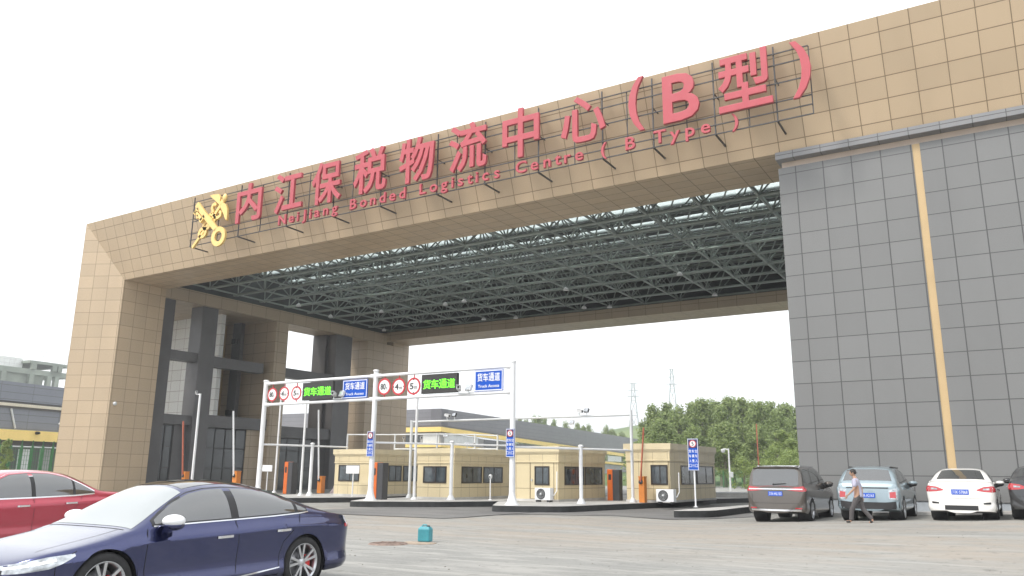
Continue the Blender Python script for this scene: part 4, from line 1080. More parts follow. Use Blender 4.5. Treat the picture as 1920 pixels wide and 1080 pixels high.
# --- saloon shape shared by the red, white and dark saloons
def saloon(name_label, pm, win=True, glass='carglass', scale=1.0, tail='white', txt="川K·57868", rimst='one'):
    prof = [(0, .28), (.006, .42), (.03, .55), (.09, .66), (.22, .74), (.5, .81), (.9, .88), (1.25, .95), (1.42, 1.03), (1.8, 1.27), (2.1, 1.41), (2.35, 1.47), (2.7, 1.49), (3.1, 1.475), (3.4, 1.42), (3.7, 1.29), (3.98, 1.135), (4.12, 1.10), (4.35, 1.085), (4.47, 1.07), (4.515, 1.03), (4.54, .90), (4.57, .74), (4.60, .55), (4.612, .4), (4.62, .27)]
    cs = CarShape(prof, .885, [(0, .70), (.5, .77), (1.2, .90), (2.0, .955), (3.4, 1.0), (4.0, 1.02), (4.62, 1.0)], [(0, .26), (.5, .21), (3.9, .21), (4.62, .28)], (.88, 3.58), .37, .30, 4.2, .6, 2.5, .34, 3.6)
    cs.zw = .325
    t = thing("parked_car", name_label, "car", (0, 0, 0), 0, "parked cars")
    weld(cs.body().build("body", pm, t)); liners(t, cs)
    lo = [(1.55, .985), (2.6, 1.005), (3.45, 1.03), (3.85, 1.06)]
    hi = [(1.55, 1.0), (1.75, 1.14), (2.0, 1.29), (2.25, 1.39), (2.6, 1.425), (3.0, 1.415), (3.3, 1.35), (3.6, 1.21), (3.85, 1.07)]
    cut = lambda T, a, b: [(a, lerp_tab(T, a))] + [p for p in T if a < p[0] < b] + [(b, lerp_tab(T, b))]
    gr = lambda T, d: [(x, z + d) for x, z in T]
    for sg in (-1, 1):
        q = MB(); side_patch(q, cs, gr(lo, -.03), gr(hi, .03), sg, .002, 36); q.build("window_trim", M['chrome'], t)
        q = MB(); side_patch(q, cs, gr(lo, -.005), gr(hi, .006), sg, .004, 36); q.build("window_surround", M['black'], t)
        for a, b in ((1.60, 2.58), (2.66, 3.40), (3.45, 3.82)):
            q = MB(); side_patch(q, cs, cut(lo, a, b), cut(hi, a, b), sg, .006, 22, 7); q.build("side_window", M[glass], t)
        q = MB(); side_line(q, cs, [(1.5, .95), (1.46, .6), (1.5, .27)], sg); side_line(q, cs, [(2.62, .98), (2.64, .27)], sg); side_line(q, cs, [(3.6, 1.02), (3.5, .85), (3.22, .6), (3.18, .27)], sg)
        q.build("shut_line", M['line'], t)
        handle(t, cs, 2.42, .84, sg, M['chrome']); handle(t, cs, 3.35, .87, sg, M['chrome'])
        mirror(t, cs, 1.72, 1.03, sg, pm, 1.0)
        for xw in cs.wheels: wheel_parts(t, xw, sg * .875, cs.zw, .325, .21, sg, rimst)
        s_ = lambda T: sorted([(sg * y, z) for y, z in T])
        q = MB(); end_patch(q, cs, s_([(.42, .845), (.60, .81), (.80, .80)]), s_([(.42, .87), (.60, .95), (.80, .975)]), .006, 'rear', 12, 4)
        side_patch(q, cs, [(4.28, .83), (4.52, .80)], [(4.28, .955), (4.52, .975)], sg, .005, 8, 4); tl = q.build("tail_light", M['taillamp'], t)
        q = MB(); end_patch(q, cs, s_([(.58, .86), (.74, .865)]), s_([(.58, .90), (.74, .915)]), .010, 'rear', 6, 2); q.build("lens", M['headlamp'], tl)
        q = MB(); end_patch(q, cs, s_([(.56, .47), (.74, .475)]), s_([(.56, .51), (.74, .53)]), .006, 'rear', 5, 2); q.build("fog_lamp_slot", M['black'], t)
        q = MB(); side_patch(q, cs, [(.08, .60), (.62, .73)], [(.08, .66), (.62, .79)], sg, .004, 12, 4); q.build("headlight", M['headlamp'], t)
    q = MB(); top_patch(q, cs, 1.46, 2.12, [(1.46, .66), (2.12, .52)], .003); q.build("windscreen", M['screen'], t)
    q = MB(); top_patch(q, cs, 3.36, 3.93, [(3.36, .50), (3.93, .63)], .004); q.build("rear_window", M['carglass'], t)
    q = MB(); end_patch(q, cs, [(-.42, .30), (.42, .30)], [(-.42, .43), (.42, .43)], .006, 'rear', 10, 4); q.build("diffuser", M['black'], t)
    q = MB(); end_patch(q, cs, [(-.40, .885), (.40, .885)], [(-.40, .91), (.40, .91)], .010, 'rear', 10, 2); q.build("boot_trim", M['chrome'], t)
    q = MB()
    for yy in (-.62, .62): q.add([], [])
    grid(q, [[cs.on_rear(y, z, .003) for z in (.622, .630)] for y in [-.66 + .12 * i for i in range(12)]]); q.build("bumper_line", M['line'], t)
    plate(t, cs, 0, .80, txt)
    return t, cs
red, cs_r = saloon("red saloon with chrome window line, behind the blue car at the left edge", paint("red_paint", (0.42, 0.03, 0.06), 0.6, 0.26))
SR = 1.0; red.scale = (SR,) * 3
_p = yp(178, 905, 9.0)
place_car(red, (-15.72, 9.57), (3.82, -.72), R(94), SR)
white, cs_w = saloon("white saloon parked nose-in against the grey hall, tail lights toward the viewer", paint("white_paint", (0.78, 0.77, 0.74), 0.0, 0.35))
_x = yp(1808, 968, 27.3).x
place_car(white, (_x, 27.9), (3.58, 0), R(-91), 0.99)
dark, cs_d = saloon("near-black saloon cut by the right edge of the picture, red tail light showing", paint("black_paint", (0.02, 0.022, 0.026), 0.3, 0.3))
_x = yp(1897, 968, 27.3).x
place_car(dark, (_x + 0.89, 27.9), (3.58, 0), R(-91), 1.0)

# --- grey people carrier
def mpv():
    prof = [(0, .32), (.008, .5), (.04, .68), (.12, .84), (.3, .94), (.7, 1.03), (1.05, 1.11), (1.2, 1.2), (1.6, 1.48), (1.95, 1.68), (2.3, 1.755), (3.0, 1.785), (4.0, 1.775), (4.55, 1.745), (4.72, 1.715), (4.76, 1.64), (4.80, 1.45), (4.86, 1.18), (4.885, 1.06), (4.905, .92), (4.925, .74), (4.94, .55), (4.95, .34)]
    cs = CarShape(prof, .93, [(0, .82), (.6, .95), (1.3, 1.05), (3, 1.09), (4.6, 1.12), (4.95, 1.10)], [(0, .28), (.5, .23), (4.3, .24), (4.95, .33)], (.95, 3.95), .40, .17, 6.5, .6, 2.6, .30, 4.5)
    cs.zw = .35
    t = thing("parked_van", "dusty brown-grey people carrier parked left of the other cars, chrome bar and wide tail lights", "van", (0, 0, 0), 0, "parked cars")
    pm = paint("brown_grey_paint", (0.088, 0.074, 0.064), 0.5, 0.33)
    weld(cs.body().build("body", pm, t)); liners(t, cs)
    lo = [(1.5, 1.12), (3.0, 1.15), (4.4, 1.2), (4.68, 1.24)]; hi = [(1.5, 1.2), (1.8, 1.44), (2.05, 1.6), (2.4, 1.66), (3.2, 1.68), (4.2, 1.665), (4.55, 1.62), (4.68, 1.5)]
    cut = lambda T, a, b: [(a, lerp_tab(T, a))] + [p for p in T if a < p[0] < b] + [(b, lerp_tab(T, b))]
    for sg in (-1, 1):
        for a, b in ((1.52, 2.45), (2.52, 3.6), (3.66, 4.66)):
            q = MB(); side_patch(q, cs, cut(lo, a, b), cut(hi, a, b), sg, .004, 18, 6); q.build("side_window", M['carglass'], t)
        q = MB(); side_line(q, cs, [(1.5, 1.1), (1.46, .3)], sg); side_line(q, cs, [(2.48, 1.12), (2.5, .3)], sg); side_line(q, cs, [(3.6, 1.15), (3.56, .45)], sg); q.build("shut_line", M['line'], t)
        handle(t, cs, 2.3, .98, sg, M['chrome']); handle(t, cs, 2.72, 1.0, sg, M['chrome']); mirror(t, cs, 1.62, 1.16, sg, pm, 1.2)
        for xw in cs.wheels: wheel_parts(t, xw, sg * .92, cs.zw, .35, .22, sg, 'one')
        s_ = lambda T: sorted([(sg * y, z) for y, z in T])
        q = MB(); end_patch(q, cs, s_([(.34, 1.0), (.6, .965), (.86, .95)]), s_([(.34, 1.02), (.6, 1.075), (.86, 1.12)]), .006, 'rear', 14, 4)
        side_patch(q, cs, [(4.6, .99), (4.88, .95)], [(4.6, 1.06), (4.88, 1.12)], sg, .005, 8, 4); q.build("tail_light", M['taillamp'], t)
        q = MB(); end_patch(q, cs, s_([(.60, .42), (.80, .42)]), s_([(.60, .455), (.80, .455)]), .006, 'rear', 5, 2); q.build("reflector", M['taillamp'], t)
        q = MB(); side_patch(q, cs, [(.1, .74), (.6, .86)], [(.1, .82), (.6, .93)], sg, .004, 10, 3); q.build("headlight", M['headlamp'], t)
        q = MB(); q.bar(cs.on_top(2.3, sg * .66, .03), cs.on_top(4.3, sg * .66, .03), .03, .04); q.build("roof_rail", M['chrome'], t)
    q = MB(); end_patch(q, cs, [(-.72, 1.15), (-.6, 1.12), (.6, 1.12), (.72, 1.15)], [(-.72, 1.55), (-.6, 1.655), (.6, 1.655), (.72, 1.55)], .005, 'rear', 20, 8); rw = q.build("rear_window", M['carglass'], t)
    q = MB(); a, b = cs.on_rear(-.05, 1.17, .03), cs.on_rear(.34, 1.20, .03); q.bar(a, b, .022); q.ball(cs.on_rear(-.05, 1.17, .02), .03); q.build("wiper", M['black'], rw)
    q = MB(); q.add([cs.on_top(4.6, y, .004) for y in (-.72, 0, .72)] + [(4.80, y, 1.69) for y in (-.70, 0, .70)] + [(4.78, y, 1.655) for y in (-.70, 0, .70)], [(0, 1, 4, 3), (1, 2, 5, 4), (3, 4, 7, 6), (4, 5, 8, 7)]); q.build("spoiler", pm, t)
    q = MB(); end_patch(q, cs, [(-.84, 1.005), (.84, 1.005)], [(-.84, 1.04), (.84, 1.04)], .012, 'rear', 20, 2); q.build("chrome_bar", M['chrome'], t)
    q = MB(); end_patch(q, cs, [(-.78, .345), (.78, .345)], [(-.78, .40), (.78, .40)], .008, 'rear', 16, 2); q.build("bumper_guard", M['chrome'], t)
    q = MB(); end_patch(q, cs, [(-.72, .58), (.72, .58)], [(-.72, .587), (.72, .587)], .004, 'rear', 16, 1); grid(q, [[cs.on_rear(sg * .74, z, .004), cs.on_rear(sg * .748, z, .004)] for z in (.6, .7, .8, .9)] if False else [[cs.on_rear(-.74, z, .004), cs.on_rear(-.732, z, .004)] for z in (.6, .75, .9)]); q.build("tailgate_line", M['line'], t)
    q = MB(); top_patch(q, cs, 1.22, 1.98, [(1.22, .74), (1.98, .62)], .003); q.build("windscreen", M['screen'], t)
    plate(t, cs, 0, .88, "川K·HL153")
    return t, cs
van, cs_v = mpv()
_x = yp(1466, 972, 27.4).x
place_car(van, (_x, 27.75), (3.95, 0), R(-90.5), 1.0)

# --- pale blue crossover
def suv():
    prof = [(0, .34), (.008, .5), (.04, .68), (.12, .82), (.3, .93), (.7, 1.0), (1.05, 1.06), (1.2, 1.13), (1.6, 1.4), (1.9, 1.57), (2.2, 1.64), (2.7, 1.665), (3.4, 1.645), (3.85, 1.59), (3.98, 1.55), (4.15, 1.36), (4.30, 1.16), (4.37, 1.10), (4.40, .98), (4.43, .80), (4.46, .62), (4.47, .46), (4.48, .36)]
    cs = CarShape(prof, .92, [(0, .82), (.6, .92), (1.3, 1.0), (3, 1.04), (4.48, 1.06)], [(0, .32), (.5, .28), (4.0, .28), (4.48, .36)], (.90, 3.58), .40, .25, 5.0, .6, 2.6, .32, 4.0)
    cs.zw = .36
    t = thing("parked_car", "pale blue crossover with dark lower bumper, parked behind the walking man", "car", (0, 0, 0), 0, "parked cars")
    pm = paint("pale_blue_paint", (0.24, 0.31, 0.35), 0.3, 0.32)
    weld(cs.body().build("body", pm, t)); liners(t, cs)
    lo = [(1.5, 1.07), (3.0, 1.1), (3.9, 1.15)]; hi = [(1.5, 1.12), (1.75, 1.34), (2.0, 1.5), (2.5, 1.56), (3.2, 1.54), (3.7, 1.42), (3.9, 1.2)]
    cut = lambda T, a, b: [(a, lerp_tab(T, a))] + [p for p in T if a < p[0] < b] + [(b, lerp_tab(T, b))]
    for sg in (-1, 1):
        for a, b in ((1.52, 2.45), (2.52, 3.4), (3.45, 3.85)):
            q = MB(); side_patch(q, cs, cut(lo, a, b), cut(hi, a, b), sg, .004, 18, 6); q.build("side_window", M['carglass'], t)
        q = MB(); side_line(q, cs, [(1.5, 1.05), (1.46, .4)], sg); side_line(q, cs, [(2.48, 1.06), (2.5, .4)], sg); q.build("shut_line", M['line'], t)
        handle(t, cs, 2.3, .93, sg, pm); handle(t, cs, 3.2, .95, sg, pm); mirror(t, cs, 1.62, 1.1, sg, pm, 1.1)
        for xw in cs.wheels: wheel_parts(t, xw, sg * .91, cs.zw, .36, .22, sg, 'one')
        s_ = lambda T: sorted([(sg * y, z) for y, z in T])
        q = MB(); end_patch(q, cs, s_([(.60, .66), (.84, .64)]), s_([(.60, .93), (.84, .98)]), .006, 'rear', 8, 5); tl = q.build("tail_light", M['headlamp'], t)
        q = MB(); end_patch(q, cs, s_([(.63, .70), (.80, .69)]), s_([(.63, .86), (.80, .88)]), .010, 'rear', 5, 3); q.build("lens", M['taillamp'], tl)
        q = MB(); side_patch(q, cs, [(.1, .74), (.6, .86)], [(.1, .82), (.6, .93)], sg, .004, 10, 3); q.build("headlight", M['headlamp'], t)
        q = MB(); q.bar(cs.on_top(2.1, sg * .62, .04), cs.on_top(3.6, sg * .60, .04), .03, .035); q.build("roof_rail", M['black'], t)
    q = MB(); top_patch(q, cs, 3.99, 4.27, [(3.99, .60), (4.27, .70)], .006); q.build("rear_window", M['carglass'], t)
    q = MB(); end_patch(q, cs, [(-.87, .36), (.87, .36)], [(-.87, .60), (-.5, .56), (.5, .56), (.87, .60)], .006, 'rear', 16, 4); q.build("lower_bumper", M['black'], t)
    q = MB(); end_patch(q, cs, [(-.6, .97), (.6, .97)], [(-.6, 1.0), (.6, 1.0)], .010, 'rear', 12, 2); q.build("light_bar", M['black'], t)
    q = MB(); top_patch(q, cs, 1.22, 1.92, [(1.22, .72), (1.92, .58)], .003); q.build("windscreen", M['screen'], t)
    plate(t, cs, 0, .76, "川K·A2163")
    return t, cs
suvt, cs_s = suv()
_x = yp(1633, 972, 27.4).x
place_car(suvt, (_x, 28.05), (3.58, 0), R(-91), 1.0)
# ------------------------------------------------------------------ the walking man
M['skin'] = mat("skin", (0.42, 0.25, 0.17), 0.55, 0, 0.05, 8)
M['shirt'] = mat("pale_lilac_shirt", (0.40, 0.395, 0.50), 0.85, 0, 0.08, 5, 0.2)
M['trousers'] = mat("dark_grey_trousers", (0.085, 0.078, 0.08), 0.85, 0, 0.12, 5, 0.2)
M['hair'] = mat("black_hair", (0.012, 0.01, 0.009), 0.55, 0, 0.2, 20)
def skinned(name, m, parent, V, E_, levels=2, label=None):
    """V: list of (x,y,z,rx[,ry]); grows a limb surface over the skeleton and links it as a plain mesh"""
    me = bpy.data.meshes.new(name); me.from_pydata([v[:3] for v in V], E_, []); o = bpy.data.objects.new(name, me); COL.objects.link(o)
    md = o.modifiers.new("skin", 'SKIN'); md.use_smooth_shade = True
    if not me.skin_vertices: me.skin_vertices.new()
    for i, v in enumerate(V):
        sv = me.skin_vertices[0].data[i]; sv.radius = (v[3], v[4] if len(v) > 4 else v[3]); sv.use_root = (i == 0)
    sb = o.modifiers.new("sub", 'SUBSURF'); sb.levels = levels; sb.render_levels = levels
    dg = bpy.context.evaluated_depsgraph_get(); dg.update()
    me2 = bpy.data.meshes.new_from_object(o.evaluated_get(dg)); me2.name = name
    bpy.data.objects.remove(o); bpy.data.meshes.remove(me)
    o = bpy.data.objects.new(name, me2); COL.objects.link(o); me2.materials.clear(); me2.materials.append(m)
    for p in me2.polygons: p.use_smooth = True
    if parent is not None: o.parent = parent
    return o
def build_person():
    g = gp(1612, 975, 0.0); Y = 25.9; X = yp(1612, 976, Y).x
    z0 = ground_z(X, Y)
    H = hz((X, Y), 881) - z0; k = H / 1.70
    t = thing("person", "man in a pale lilac shirt and dark trousers striding left past the parked cars", "person", (X, Y, z0), 0)
    t.scale = (k, k, k)
    # local frame: walks toward -x; y is across the body
    hipc = (0.02, 0, 0.90)
    # body: torso, neck, head, arms and legs in one skin
    V = [(0.02, 0, 0.90, .125, .10), (0.00, 0, 1.08, .125, .095), (-0.02, 0, 1.26, .145, .10), (-0.03, 0, 1.40, .10, .085), (-0.05, 0, 1.47, .052), (-0.065, 0, 1.53, .055)]
    E_ = [(0, 1), (1, 2), (2, 3), (3, 4), (4, 5)]
    def chain(root, pts):
        p = root
        for q in pts:
            V.append(q); E_.append((p, len(V) - 1)); p = len(V) - 1
        return p
    # legs: near (right, y<0 toward viewer) leg forward, far leg behind
    chain(0, [(0.00, -.10, .86, .088), (-.16, -.10, .48, .062), (-.20, -.10, .43, .06), (-.235, -.10, .10, .042), (-.27, -.10, .055, .042), (-.40, -.11, .04, .034)])
    chain(0, [(0.03, .10, .86, .088), (.10, .10, .48, .062), (.13, .10, .44, .058), (.36, .10, .14, .042), (.38, .10, .09, .04), (.31, .10, .035, .032), (.26, .1, .02, .03)])
    # arms: near arm swings forward far arm back
    aN = chain(2, [(-.02, -.17, 1.36, .058), (-.045, -.215, 1.12, .043), (-.06, -.22, 1.09, .041), (-.22, -.20, .93, .03), (-.27, -.195, .885, .03)])
    aF = chain(2, [(-.02, .17, 1.36, .058), (.09, .215, 1.13, .043), (.105, .215, 1.10, .04), (.12, .20, .90, .03), (.12, .195, .84, .03)])
    body = skinned("body", M['skin'], t, V, E_, 2)
    # hands: palm and five fingers each
    for root, d, nm in (((-.275, -.195, .88), (-.55, 0, -.83), 'h'), ((.12, .195, .835), (0.05, 0, -1), 'h')):
        r = Vector(root); d = Vector(d).normalized(); s_ = d.cross(Vector((0, 1, 0))).normalized()
        HV = [(*(r - d * .02), .026, .018), (*(r + d * .05), .036, .014)]; HE = [(0, 1)]
        for i, (o_, L) in enumerate(((-.028, .060), (-.010, .07), (.010, .066), (.028, .052))):
            a = r + d * .075 + s_ * o_; b = a + d * L * .55 + Vector((0, -.004 if root[1] > 0 else .004, 0)); c = b + d * L * .4 + Vector((0, .012 if root[1] < 0 else -.012, 0))
            n0 = len(HV); HV += [(*a, .009), (*b, .0082), (*c, .007)]; HE += [(1, n0), (n0, n0 + 1), (n0 + 1, n0 + 2)]
        a = r + d * .02 - s_ * .032; b = a + d * .035 - s_ * .018; c = b + d * .028 - s_ * .004
        n0 = len(HV); HV += [(*a, .011), (*b, .0095), (*c, .008)]; HE += [(0, n0), (n0, n0 + 1), (n0 + 1, n0 + 2)]
        skinned("hand", M['skin'], t, HV, HE, 1)
    # head, facing -x
    q = MB(); hx, hz_ = -.085, 1.605
    prof = []
    nu, nv = 20, 16; vs = []; fs = []
    for i in range(nv + 1):
        th = PI * i / nv
        for j in range(nu):
            ph = 2 * PI * j / nu; cx, cy, cz = math.sin(th) * math.cos(ph), math.sin(th) * math.sin(ph), math.cos(th)
            rx, ry, rz = .098, .076, .118
            x, y, z = cx * rx, cy * ry, cz * rz
            if z < 0: y *= 1 + .9 * z; x = x * (1 + .5 * z) - .01 * (-z / .1)           # jaw narrows
            fwd = max(0, -cx) ** 4 * max(0, 1 - abs(cy) * 3.2)
            x -= .022 * fwd * math.exp(-((z + .018) / .022) ** 2)                      # nose
            x += .008 * max(0, -cx) ** 2 * math.exp(-((z - .012) / .016) ** 2) * min(1, abs(cy) * 3)  # eye sockets
            x -= .007 * fwd * math.exp(-((z + .062) / .012) ** 2)                      # lips
            vs.append((hx + x, y, hz_ + z))
    for i in range(nv):
        for j in range(nu):
            a, b = i * nu + j, i * nu + (j + 1) % nu; fs.append((a, a + nu, b + nu, b))
    q.add(vs, fs, True)
    for sg in (-1, 1): q.ball((hx + .012, sg * .077, hz_ - .012), .022, .009, .032, 8, 6)
    head = q.build("head", M['skin'], t)
    q = MB()
    for sg in (-1, 1): q.ball((hx - .082, sg * .03, hz_ + .010), .008, .011, .007, 8, 5)
    q.build("eye", M['black'], head)
    q = MB()
    vs = []; 
    for i in range(9):
        th = PI * .60 * i / 8
        for j in range(20):
            ph = 2 * PI * j / 20; c = math.cos(ph)
            lim = 1.0 if c > -.2 else (1.0 - .45 * (-c - .2) / .8)
            t2 = th * lim; e = .008 * math.sin(j * 5.1 + i * 2.3)
            vs.append((hx + .004 + math.sin(t2) * c * (.106 + e), math.sin(t2) * math.sin(ph) * (.085 + e), hz_ + math.cos(t2) * (.128 + e * .6)))
    q.add(vs, [(i * 20 + j, i * 20 + (j + 1) % 20, (i + 1) * 20 + (j + 1) % 20, (i + 1) * 20 + j) for i in range(8) for j in range(20)], True); q.build("hair", M['hair'], t)
    # clothes
    V2 = [(0.02, 0, 0.80, .165, .13), (0.02, 0, 0.87, .162, .13), (0.01, 0, 1.0, .155, .123), (-0.01, 0, 1.14, .152, .118), (-0.025, 0, 1.28, .165, .122), (-0.035, 0, 1.385, .125, .105), (-0.05, 0, 1.445, .066)]
    E2 = [(0, 1), (1, 2), (2, 3), (3, 4), (4, 5), (5, 6)]
    for pts in ([(-.02, -.175, 1.355, .08), (-.035, -.205, 1.22, .068), (-.044, -.214, 1.14, .07)], [(-.02, .175, 1.355, .08), (.045, .20, 1.22, .068), (.085, .214, 1.14, .07)]):
        p = 4
        for v in pts: V2.append(v); E2.append((p, len(V2) - 1)); p = len(V2) - 1
    skinned("shirt", M['shirt'], t, V2, E2, 2)
    V3 = [(0.02, 0, 0.98, .135, .108), (0.02, 0, .84, .135, .11)]; E3 = [(0, 1)]
    for pts in ([(-.01, -.10, .80, .105), (-.16, -.10, .48, .082), (-.20, -.10, .43, .08), (-.235, -.10, .12, .072), (-.245, -.10, .075, .074)],
                [(0.04, .10, .80, .105), (.10, .10, .48, .082), (.135, .10, .43, .078), (.34, .10, .17, .070), (.365, .10, .125, .072)]):
        p = 1
        for v in pts: V3.append(v); E3.append((p, len(V3) - 1)); p = len(V3) - 1
    skinned("trousers", M['trousers'], t, V3, E3, 2)
    for pts in ([(-.245, -.10, .06, .05), (-.32, -.105, .045, .044), (-.40, -.11, .036, .034)], [(.385, .10, .10, .048), (.33, .10, .045, .042), (.28, .10, .02, .032)]):
        skinned("shoe", M['black'], t, pts, [(0, 1), (1, 2)], 1)
build_person()

# ------------------------------------------------------------------ barriers, cabinets, poles and small gear in the lanes
M['orange'] = mat("orange_cabinet", (0.62, 0.13, 0.015), 0.42, 0, 0.06, 3)
M['orange2'] = mat("amber_cabinet", (0.60, 0.20, 0.03), 0.45, 0, 0.08, 3)
M['charcoal'] = mat("charcoal_cabinet", (0.05, 0.05, 0.055), 0.5, 0, 0.1, 3)
M['redpipe'] = mat("faded_red_boom", (0.42, 0.11, 0.06), 0.5, 0, 0.15, 3)
M['cam'] = mat("camera_white", (0.60, 0.61, 0.62), 0.4, 0, 0.05)
def barrier(px_, py_, top_y, tip, boom, label, z=IZ, cab='orange2', w=0.34, bh=0.95):
    p = gp(px_, py_, z)
    t = thing("barrier_gate", label, "barrier", p, group="lane barriers with their booms raised")
    hh = hz(p, top_y) - z
    tb = xp(tip[0], tip[1], p.x) if False else yp(tip[0], tip[1], p.y)
    q = MB(); q.rbox(-w / 2, w / 2, -.16, .16, 0, bh, .02); q.build("cabinet", M[cab], t)
    q = MB(); q.rbox(-w / 2 - .012, w / 2 + .012, -.172, .172, bh + .001, bh + .05, .012); q.build("lid", M[cab], t)
    q = MB(); a = Vector((-.02, -.20, bh * .82)); b = Vector((tb.x - p.x, -.20, tb.z - z)); q.bar(a, b, .085, .05); q.build("boom", M[boom], t)
    q = MB(); q.lathe([(0, -.235), (.09, -.23), (.10, -.172)], (-.02, 0, bh * .82), 14, 'Y'); q.build("hub", M['charcoal'], t)
    return t
barrier(601, 925, 898, (602, 769), 'white', "amber barrier with white raised boom in front of the charcoal left pier", bh=0.95)
barrier(441, 925, 889, (443, 771), 'white', "barrier with white raised boom just above the blue car roof", bh=1.2, w=.36)
barrier(345, 922, 884, (349, 790), 'redpipe', "barrier with orange-red raised boom by the thin camera pole", bh=1.15, w=.3)
barrier(1206, 942.5, 895, (1210, 802), 'redpipe', "brown-orange barrier with red raised boom between the two right-hand booths", cab='orange2', bh=1.12, w=.28)
def cabinet(px_, py_, top_y, label, cat="cabinet"):
    p = gp(px_, py_, IZ); h_ = hz(p, top_y) - IZ
    t = thing("ticket_machine", label, cat, p, group="tall orange and charcoal lane terminals")
    q = MB(); q.rbox(-.21, .07, -.22, .22, 0, h_, .02); q.build("front_shell", M['orange'], t)
    q = MB(); q.rbox(.071, .42, -.21, .21, 0, h_ - .02, .02); q.build("rear_shell", M['charcoal'], t)
    q = MB(); q.box(-.14, 0.0, -.225, -.221, h_ * .66, h_ * .84); q.build("screen", M['black'], t)
cabinet(540, 926, 866, "tall orange and charcoal terminal in front of the ground-floor glazing")
cabinet(708, 936.5, 867, "tall orange and charcoal terminal just right of the middle gantry post")
cabinet(1150, 938.5, 880, "tall orange and charcoal terminal between the two right-hand booths")
# red pipe standing behind the van
p = gp(1425, 915, 0.1)
t = thing("red_pole", "thin rusty red pole rising behind the parked van", "pole", p); zt_ = hz(p, 795) - p.z
q = MB(); q.tube((0, 0, 0), (0.02, 0, zt_), .07, 8, .06); q.build("shaft", M['redpipe'], t)
q = MB(); q.box(-.1, .1, -.1, .1, 0, .02); q.build("base_plate", M['redpipe'], t)
def camera_head(parent, x, y, z, ang=0, s=1.0, tilt=-.15):
    q = MB(); q.x = Matrix.Translation((x, y, z)) @ Matrix.Rotation(ang, 4, 'Z') @ Matrix.Rotation(tilt, 4, 'X')
    q.rbox(-.07 * s, .07 * s, -.24 * s, .16 * s, -.06 * s, .07 * s, .012 * s); q.box(-.085 * s, .085 * s, -.29 * s, .1 * s, .071 * s, .085 * s)
    o = q.build("camera", M['cam'], parent)
    g = MB(); g.x = q.x; g.lathe([(0, -.245 * s), (.045 * s, -.245 * s), (.05 * s, -.24 * s)], (0, 0, 0.005), 12, 'Y'); g.build("lens", M['black'], o)
    return o
def flood(parent, x, y, z, ang=0, s=1.0, m='charcoal'):
    q = MB(); q.x = Matrix.Translation((x, y, z)) @ Matrix.Rotation(ang, 4, 'Z') @ Matrix.Rotation(-.35, 4, 'X')
    q.rbox(-.17 * s, .17 * s, -.05 * s, .06 * s, -.12 * s, .12 * s, .015 * s); o = q.build("floodlight", M[m], parent)
    g = MB(); g.x = q.x; g.box(-.145 * s, .145 * s, -.056 * s, -.0505 * s, -.1 * s, .1 * s); g.build("lens", M['headlamp'], o)
def gear(px_, py_, Y, label, zbeam, spread=.24, s=1.0, kind="camera"):
    """a bracket with a camera and a floodlight clamped to a beam"""
    p = yp(px_, py_, Y)
    t = thing("traffic_camera", label, "camera", (p.x, p.y - .1, zbeam), group="camera and light pairs clamped to the gantry beams")
    q = MB(); q.box(-spread - .04, spread + .04, -.03, .03, .07, .10); q.bar((-spread, 0, .1), (-spread, 0, .2 * s), .03); q.bar((spread, 0, .1), (spread, 0, .2 * s), .03); q.build("bracket", M['whitegrey'], t)
    camera_head(t, -spread, 0, .26 * s, R(28), s); flood(t, spread, 0, .28 * s, R(-20), s, 'cam')
gear(636, 746, GY, "camera and lamp pair on the lower beam of the left gantry span", 4.83, .26, 1.15)
gear(872, 737, GY, "camera and lamp pair on the lower beam of the right gantry span", 4.76, .26, 1.15)
# slim poles
def pole(px_, base_y, top_y, label, z=IZ, r=.06, cap=True, lean=0, m='white', cat="pole"):
    p = gp(px_, base_y, z); zt = hz(p, top_y) - z
    t = thing("steel_pole", label, cat, p)
    q = MB(); q.tube((0, 0, 0), (lean, 0, zt), r, 10, r * .85); q.build("shaft", M[m], t)
    q = MB(); q.lathe([(r * 2.4, 0), (r * 2.4, .02), (r * 1.3, .12)], n=12); q.build("foot", M[m], t)
    return t, zt
t, zt_ = pole(358, 921, 738, "white camera pole in front of the big dark pillar, small camera on a side arm", r=.085)
q = MB(); q.tube((0, 0, zt_ - .05), (-.42, 0, zt_ - .02), .035, 6); q.build("arm", M['white'], t); camera_head(t, -.42, 0, zt_ + .08, R(60), .8)
pole(514, 924, 742, "slim white pole close beside the left gantry post", r=.06)
pole(563, 929, 752, "slim white pole standing under the left LED board", r=.065)
pole(776, 936.5, 742, "slim white pole standing under the right LED board", r=.07)
